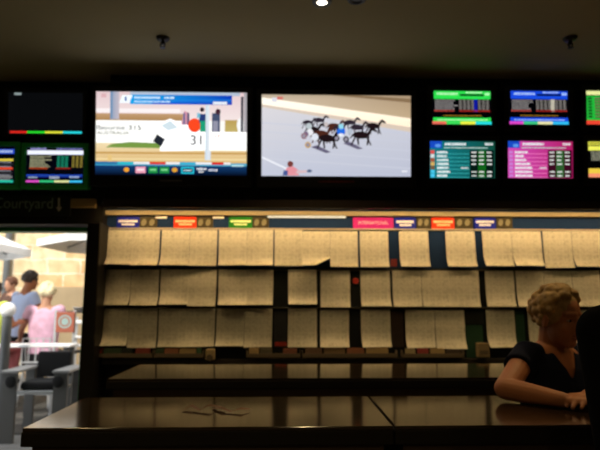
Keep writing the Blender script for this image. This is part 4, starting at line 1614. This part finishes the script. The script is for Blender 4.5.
# the person in black at the right edge
YK = 1.40
shx = P(602, 331, YK)
J = dict(shL=Vector((shx.x + .35, YK + .03, shx.z + .005)), shR=Vector((shx.x + .012, YK, shx.z - .005)))
cx = shx.x + .18
J.update(head=Vector((cx + .02, YK + .03, 1.66)), neck=Vector((cx, YK, 1.46)), chest=Vector((cx, YK, 1.24)), pel=Vector((cx, YK - .02, .92)))
J['elR'], J['elL'] = Vector((shx.x + .015, YK - .01, 1.06)), Vector((cx + .24, YK - .04, 1.07))
J['wrR'], J['wrL'] = Vector((shx.x + .06, YK + .05, .83)), Vector((cx + .22, YK + .02, .82))
for S, q in (('L', 1), ('R', -1)):
    J['hip' + S] = Vector((cx + q * .09, YK - .02, .9))
    J['kn' + S] = Vector((cx + q * .10, YK, .49))
    J['an' + S] = Vector((cx + q * .11, YK - .02, .085))
    J['toe' + S] = Vector((cx + q * .13, YK + .13, .04))
M_BLK = mat('black_jacket', (0.004, 0.004, 0.005), 0.95, spec=0.05)
person('person in black jacket standing with back turned at the right edge', J, (0.25, 0.95, -0.05),
       (M_SKIN, M_BLK, mat('black_trousers', (0.006, 0.006, 0.007), 0.95, spec=0.05), mat('dark_brown_hair', (0.05, 0.028, 0.015), 0.6, vary=.4, vscale=40)),
       dict(s=1.0, wid=(.165, .15, .17), dep=(.12, .11, .125), arm=(.056, .046, .044, .03), leg=(.085, .06, .058, .044), top_name='jacket'), .009,
       hair=dict(seed=5, n=150, voxel=.008), sleeve=1.0)

# ------------------------------------------------------------------ courtyard people
M_PINK = mat('pink_print', (0.82, 0.45, 0.60), 0.9, vary=0.4, vscale=12)
M_BLUE = mat('pale_blue_cotton', (0.52, 0.62, 0.88), 0.9, vary=0.06, vscale=8)
M_LIME = mat('lime_cotton', (0.55, 0.66, 0.12), 0.9)
M_DARKT = mat('dark_trousers', (0.012, 0.012, 0.015), 0.9)
M_HDARK = mat('dark_hair', (0.045, 0.028, 0.02), 0.6, vary=0.4, vscale=30)
M_HBROWN = mat('brown_hair', (0.12, 0.045, 0.02), 0.6, vary=0.4, vscale=30)
M_HWHITE = mat('white_blond_hair', (0.85, 0.72, 0.46), 0.6, vary=0.25, vscale=25)


def sitter(label, px, py_head, Y, yaw, mats, lean=(0, 0), s=1.0, wr=None, hair=None, group=None, top='shirt'):
    """person on a high stool; yaw 0 looks away from the camera (+Y), positive turns to the left of the picture"""
    h = P(px, py_head, Y)
    f = Vector((-math.sin(yaw), math.cos(yaw), 0))
    l = Vector((-f.y, f.x, 0))
    lx = Vector((lean[0], lean[1], 0))
    seat = h.z - 0.80 * s
    pel = Vector((h.x, h.y, seat + .09)) - lx
    J = dict(head=h + f * .03, pel=pel)
    J['neck'] = h - Vector((0, 0, .14 * s)) - lx * .18
    J['chest'] = pel.lerp(J['neck'], .58)
    for S, q in (('L', 1), ('R', -1)):
        J['sh' + S] = J['neck'] + l * (q * .17 * s) - Vector((0, 0, .05 * s))
        J['el' + S] = J['sh' + S] + l * (q * .06) + f * .10 - Vector((0, 0, .25 * s))
        J['wr' + S] = J['el' + S] + f * .20 - l * (q * .03) + Vector((0, 0, .03))
        if wr and S in wr:
            J['el' + S], J['wr' + S] = J['sh' + S] + Vector(wr[S][0]), J['sh' + S] + Vector(wr[S][1])
        J['hip' + S] = pel + l * (q * .09) - Vector((0, 0, .01))
        J['kn' + S] = J['hip' + S] + f * .40 + l * (q * .03) - Vector((0, 0, .03))
        J['an' + S] = J['kn' + S] - f * .06 - Vector((0, 0, .40))
        J['toe' + S] = J['an' + S] + f * .14 - Vector((0, 0, .04))
    t, *_ = person(label, J, f + Vector((0, 0, -.1)), mats,
                   dict(s=s, wid=(.17 * s, .155 * s, .175 * s), dep=(.125, .11, .115), arm=(.052, .042, .04, .028), leg=(.085, .06, .055, .042), top_name=top), .013,
                   hair=dict(seed=int(px) + 11, n=90, voxel=.011, **(hair or {})), sleeve=.45, group=group, eyes=False, base=Vector((pel.x, pel.y, 0)))
    return t, seat, pel, J


def high_stool(x, y, seat, label, group=None, back=None, foot=None):
    t = thing('bar_stool', label, 'stool', (x, y, 0), group)
    b = MB()
    b.box(x - .19, y - .19, seat - .04, x + .19, y + .19, seat, bev=.015)
    b.build('seat', mat('stool_black', (0.012, 0.012, 0.012), 0.6), t)
    for sx in (-1, 1):
        for sy in (-1, 1):
            b = MB()
            b.tube([(x + sx * .16, y + sy * .16, seat - .041), (x + sx * .21, y + sy * .21, 0.007)], .014)
            b.build('leg', M_ALU, t)
    b = MB()
    z = .3
    k = .16 + .05 * (1 - z / seat)
    for p0, p1 in (((-k, -k), (k, -k)), ((k, -k), (k, k)), ((k, k), (-k, k)), ((-k, k), (-k, -k))):
        b.tube([(x + p0[0], y + p0[1], z), (x + p1[0], y + p1[1], z)], .010)
    b.build('foot_ring', M_ALU, t)
    if back:
        b = MB()   # slatted metal back on the camera side
        yy = y - .205
        for sx in (-.18, .18):
            b.box(x + sx - .008, yy - .008, seat - .03, x + sx + .008, yy + .008, seat + back)
        b.box(x - .186, yy - .008, seat + back, x + .186, yy + .008, seat + back + .012)
        for k in range(3):
            xx = x - .09 + k * .09
            b.box(xx - .006, yy - .006, seat + .03, xx + .006, yy + .006, seat + back)
        b.box(x - .17, yy - .006, seat + .01, x + .17, yy + .006, seat + .03)
        b.build('slatted_back', M_ALU, t)
    return t


t, seat, pel, J = sitter('white haired person in a pink patterned top, back turned, in the courtyard', 46.5, 294, 7.5, 0.15,
                         (M_SKIN, M_PINK, M_DARKT, M_HWHITE), s=1.12, wr={'L': ((-.12, .04, -.26), (-.22, .22, -.42))},
                         hair=dict(front=.9, low=-.5, r0=.02, r1=.03, grow=1.05), top='blouse')
high_stool(pel.x, pel.y, seat - .015, 'stool with slatted metal back under the person in pink', 'courtyard stools', back=.32)
t, seat, pel, J = sitter('dark haired person in a pale blue shirt leaning right in the courtyard', 29, 281, 8.1, -.5,
                         (M_SKIN_TAN, M_BLUE, M_DARKT, M_HDARK), lean=(.22, 0.0), s=1.14, hair=dict(front=.5))
high_stool(pel.x, pel.y, seat - .015, 'stool under the person in the pale blue shirt', 'courtyard stools')
t, seat, pel, J = sitter('brown haired person behind the pale blue shirt in the courtyard', 12.5, 285, 9.3, 2.6,
                         (M_SKIN, mat('brown_top', (0.10, 0.05, 0.035), 0.9), M_DARKT, M_HBROWN), s=1.0, hair=dict(front=.4))
high_stool(pel.x, pel.y, seat - .015, 'stool under the brown haired person', 'courtyard stools')
t, seat, pel, J = sitter('person in a lime top at the far left edge of the courtyard', -7, 291.5, 7.0, -0.1,
                         (M_SKIN_TAN, M_LIME, mat('red_shorts', (0.45, 0.12, 0.12), 0.9), M_HDARK), s=0.98, hair=dict(front=.5), top='singlet')
high_stool(pel.x, pel.y, seat - .015, 'stool under the person in the lime top', 'courtyard stools')

# ------------------------------------------------------------------ courtyard furniture
# long table with a white edge
ty = 6.35
z = P(40, 345, ty).z
x0, x1 = P(-70, 345, ty).x, P(70, 345, ty).x
t = thing('patio_table', 'long outdoor table with a white edge in front of the person in pink', 'table', ((x0 + x1) / 2, ty + .14, 0))
b = MB()
b.box(x0, ty, z - .028, x1, ty + .28, z, bev=.006)
b.build('table_top', M_WHITE, t)
for xx in (x0 + .06, x1 - .06):
    for yy in (ty + .06, ty + .22):
        b = MB()
        b.box(xx - .025, yy - .025, .006, xx + .025, yy + .025, z - .029, bev=.004)
        b.build('leg', M_GREY, t)
b = MB()
zs = P(40, 393, ty + .06).z
b.box(x0 + .085, ty + .045, zs - .02, x1 - .085, ty + .075, zs + .02)
b.build('stretcher', M_ALU, t)


def patio_chair(px, label):
    """armchair facing the doorway: broad flat legs, pale arm tops, black cushion and back"""
    y = 5.60
    x = P(px, 400, y).x
    az = P(px, 371, y).z
    sz = P(px, 391, y).z
    hw = P(60, 400, y).x - x
    t = thing('patio_armchair', label, 'chair', (x, y + .22, 0))
    M_SLAT = mat('weathered_grey', (0.11, 0.11, 0.105), 0.6)
    for s in (-1, 1):
        for yy, k in ((y, .07), (y + .44, .05)):
            b = MB()
            b.box(x + s * hw - k, yy - .018, 0, x + s * hw + k, yy + .018, az - .021, bev=.005)
            b.build('leg', M_SLAT, t)
        b = MB()
        b.box(x + s * hw - .085, y - .03, az - .02, x + s * hw + .085, y + .47, az + .008, bev=.008)
        b.build('arm', mat('pale_grey_arm', (0.34, 0.34, 0.33), 0.5), t)
        b = MB()
        b.ellipsoid((x + s * (hw - .02), y - .035, az - .10), Matrix.Identity(3), .055, .016, .06)
        b.build('end_cap', mat('black_cushion', (0.008, 0.008, 0.008), 0.9), t)
    b = MB()
    b.box(x - hw + .072, y - .01, sz - .03, x + hw - .072, y + .44, sz, bev=.004)
    b.build('seat', M_ALU, t)
    b = MB()
    b.box(x - hw + .075, y + .04, sz + .001, x + hw - .075, y + .40, sz + .08, bev=.03, seg=3)
    b.build('cushion', mat('black_cushion', (0.008, 0.008, 0.008), 0.9), t)
    b = MB()
    b.box(x - hw + .075, y + .40, sz + .081, x + hw - .075, y + .46, P(px, 351, y + .46).z, bev=.02, seg=3)
    b.build('back', mat('black_cushion', (0.008, 0.008, 0.008), 0.9), t)


patio_chair(34.5, 'grey armchair with pale arm tops and black cushions, just outside the doorway')

# grey post with a white cap
c = P(8, 309, 6.1)
t = thing('patio_light', 'grey post light with a white oval cap beside the long white table', 'post light', (c.x, c.y, 0))
b = MB()
b.cone((c.x, c.y, .006), .05, (c.x, c.y, c.z - .08), .05)
b.build('post', M_GREY, t)
b = MB()
b.lathe((c.x, c.y, c.z - .08), [(0, 0), (.05, 0), (.075, .03), (.082, .08), (.065, .125), (.03, .148), (0, .152)])
b.build('cap', mat('white_cap', (0.95, 0.95, 0.95), 0.3), t)

# chair with a brick red back and round emblem, right of the person in pink
y = 6.80
c = P(64, 322, y)
t = thing('high_chair', 'high chair with a brick red back panel and round emblem', 'chair', (c.x, y + .18, 0))
sz = P(61, 352, y).z
w = .125
b = MB()
b.box(c.x - .10, y, P(61, 332.5, y).z, c.x + w, y + .02, P(61, 312, y).z, bev=.006)
pb = b.build('back_panel', mat('brick_red', (0.36, 0.10, 0.055), 0.6), t)
b = MB()
for r0, r1 in ((.082, .062), (.045, .0)):
    n = 24
    vs = []
    for r in (r0, r1):
        vs += [Vector((c.x + .01 + r * math.cos(2 * math.pi * k / n), y - .0012, c.z + .005 + r * math.sin(2 * math.pi * k / n))) for k in range(n)]
    b.add(vs, [[k, (k + 1) % n, n + (k + 1) % n, n + k] for k in range(n)])
b.build('emblem', mat('teal_emblem', (0.30, 0.42, 0.40), 0.6), pb)
b = MB()
b.box(c.x - .13, y + .02, sz - .03, c.x + .13, y + .34, sz, bev=.008)
b.build('seat', mat('stool_black', (0.012, 0.012, 0.012), 0.6), t)
for sx in (-1, 1):
    b = MB()
    b.box(c.x + sx * .115 - .014, y + .021, .006, c.x + sx * .115 + .014, y + .045, P(61, 310, y).z)
    b.build('leg', M_ALU, t)
    b = MB()
    b.box(c.x + sx * .115 - .014, y + .30, .006, c.x + sx * .115 + .014, y + .328, sz - .031)
    b.build('leg', M_ALU, t)

# dark topped table with a white bowl at the right
ty = 8.1
z = P(78, 311, ty).z
x0, x1 = P(64, 311, ty).x, P(102, 311, ty).x
t = thing('patio_table', 'tall dark topped outdoor table near the doorway right side', 'table', ((x0 + x1) / 2, ty + .3, 0))
b = MB()
b.box(x0, ty, z - .03, x1, ty + .6, z, bev=.006)
b.build('table_top', mat('charcoal_top', (0.03, 0.03, 0.03), 0.5), t)
xc = (x0 + x1) / 2
b = MB()
b.cone((xc, ty + .3, .03), .035, (xc, ty + .3, z - .031), .035)
b.build('pedestal', M_ALU, t)
b = MB()
b.cone((xc, ty + .3, .0065), .22, (xc, ty + .3, .03), .2)
b.build('base', M_ALU, t)
c = P(80, 309.5, ty + .2)
b = MB()
b.lathe((c.x, c.y, z), [(0, .003), (.06, .003), (.11, .05), (.115, .055), (.105, .05), (.05, .012), (0, .01)])
tag(b.build('bowl', M_WHITE), 'white bowl on the tall dark topped table', 'bowl')
# white arm chair under that table's near side
y = 7.3
c = P(83, 322, y)
t = thing('high_chair', 'aluminium high chair with white curved arms at the doorway right side', 'chair', (c.x, y + .2, 0))
sz = P(82, 345, y).z
for k, (py, hh) in enumerate(((322, .05), (337, .03))):
    zz = P(82, py, y).z
    b = MB()
    b.box(c.x - .11, y - .015, zz - hh / 2, c.x + .26, y + .015, zz + hh / 2, bev=.012)
    b.build('back_slat', M_WHITE, t)
b = MB()
b.box(c.x - .11, y + .02, sz - .03, c.x + .26, y + .40, sz, bev=.008)
b.build('seat', M_ALU, t)
for sx in (-.09, .24):
    for yy in (y + .03, y + .38):
        b = MB()
        top = P(82, 317, y).z if yy < y + .1 else sz - .031
        b.box(c.x + sx - .013, yy - .0125, .006, c.x + sx + .013, yy + .012, top)
        b.build('leg', M_ALU, t)


def umbrella(px, py_rim, Y, half, rise, label, base_y=None):
    c = P(px, py_rim, Y)
    t = thing('market_umbrella', label, 'umbrella', (c.x, c.y, 0), 'white umbrellas in the courtyard')
    n = 8
    b = MB()
    ring = [Vector((c.x + half * math.cos(2 * math.pi * (k + .5) / n), c.y + half * math.sin(2 * math.pi * (k + .5) / n), c.z)) for k in range(n)]
    mid = [r.lerp(Vector((c.x, c.y, c.z + rise)), .55) - Vector((0, 0, rise * .04)) for r in ring]
    apex = Vector((c.x, c.y, c.z + rise))
    val = [r - Vector((0, 0, .10)) for r in ring]
    b.add(ring + mid + [apex] + val, [[k, (k + 1) % n, n + (k + 1) % n, n + k] for k in range(n)] + [[n + k, n + (k + 1) % n, 2 * n] for k in range(n)] +
          [[2 * n + 1 + k, 2 * n + 1 + (k + 1) % n, (k + 1) % n, k] for k in range(n)])
    b.build('canopy', M_CANVAS, t)
    b = MB()
    b.cone((c.x, c.y, .03), .024, (c.x, c.y, c.z + rise + .06), .024)
    b.build('pole', M_GREY, t)
    for k in range(n):
        b = MB()
        b.tube([ring[k] + Vector((0, 0, -.012)), apex - Vector((0, 0, .03))], .008, n=6)
        b.build('rib', M_GREY, t)
    b = MB()
    b.box(c.x - .25, c.y - .25, 0.0065, c.x + .25, c.y + .25, .05, bev=.01)
    b.build('base', M_GREY, t)


umbrella(-78, 246, 7.2, 1.30, .62, 'white umbrella canopy at the left of the doorway view')
umbrella(140, 243.5, 8.4, 1.45, .42, 'white umbrella canopy at the right of the doorway view')
# downpipe on the stone wall
c = P(7, 265, Y_STONE - .07)
t = thing('downpipe', 'grey downpipe on the sandstone wall at the left of the doorway', 'downpipe', (c.x, c.y, 0))
b = MB()
b.cone((c.x, c.y, .006), .062, (c.x, c.y, 4.4), .062)
b.build('pipe', M_GREY, t)
for zz in (1.6, 2.9):
    b = MB()
    b.box(c.x - .09, c.y - .066, zz, c.x + .09, Y_STONE - .001, zz + .05)
    b.build('clamp', M_GREY, t)
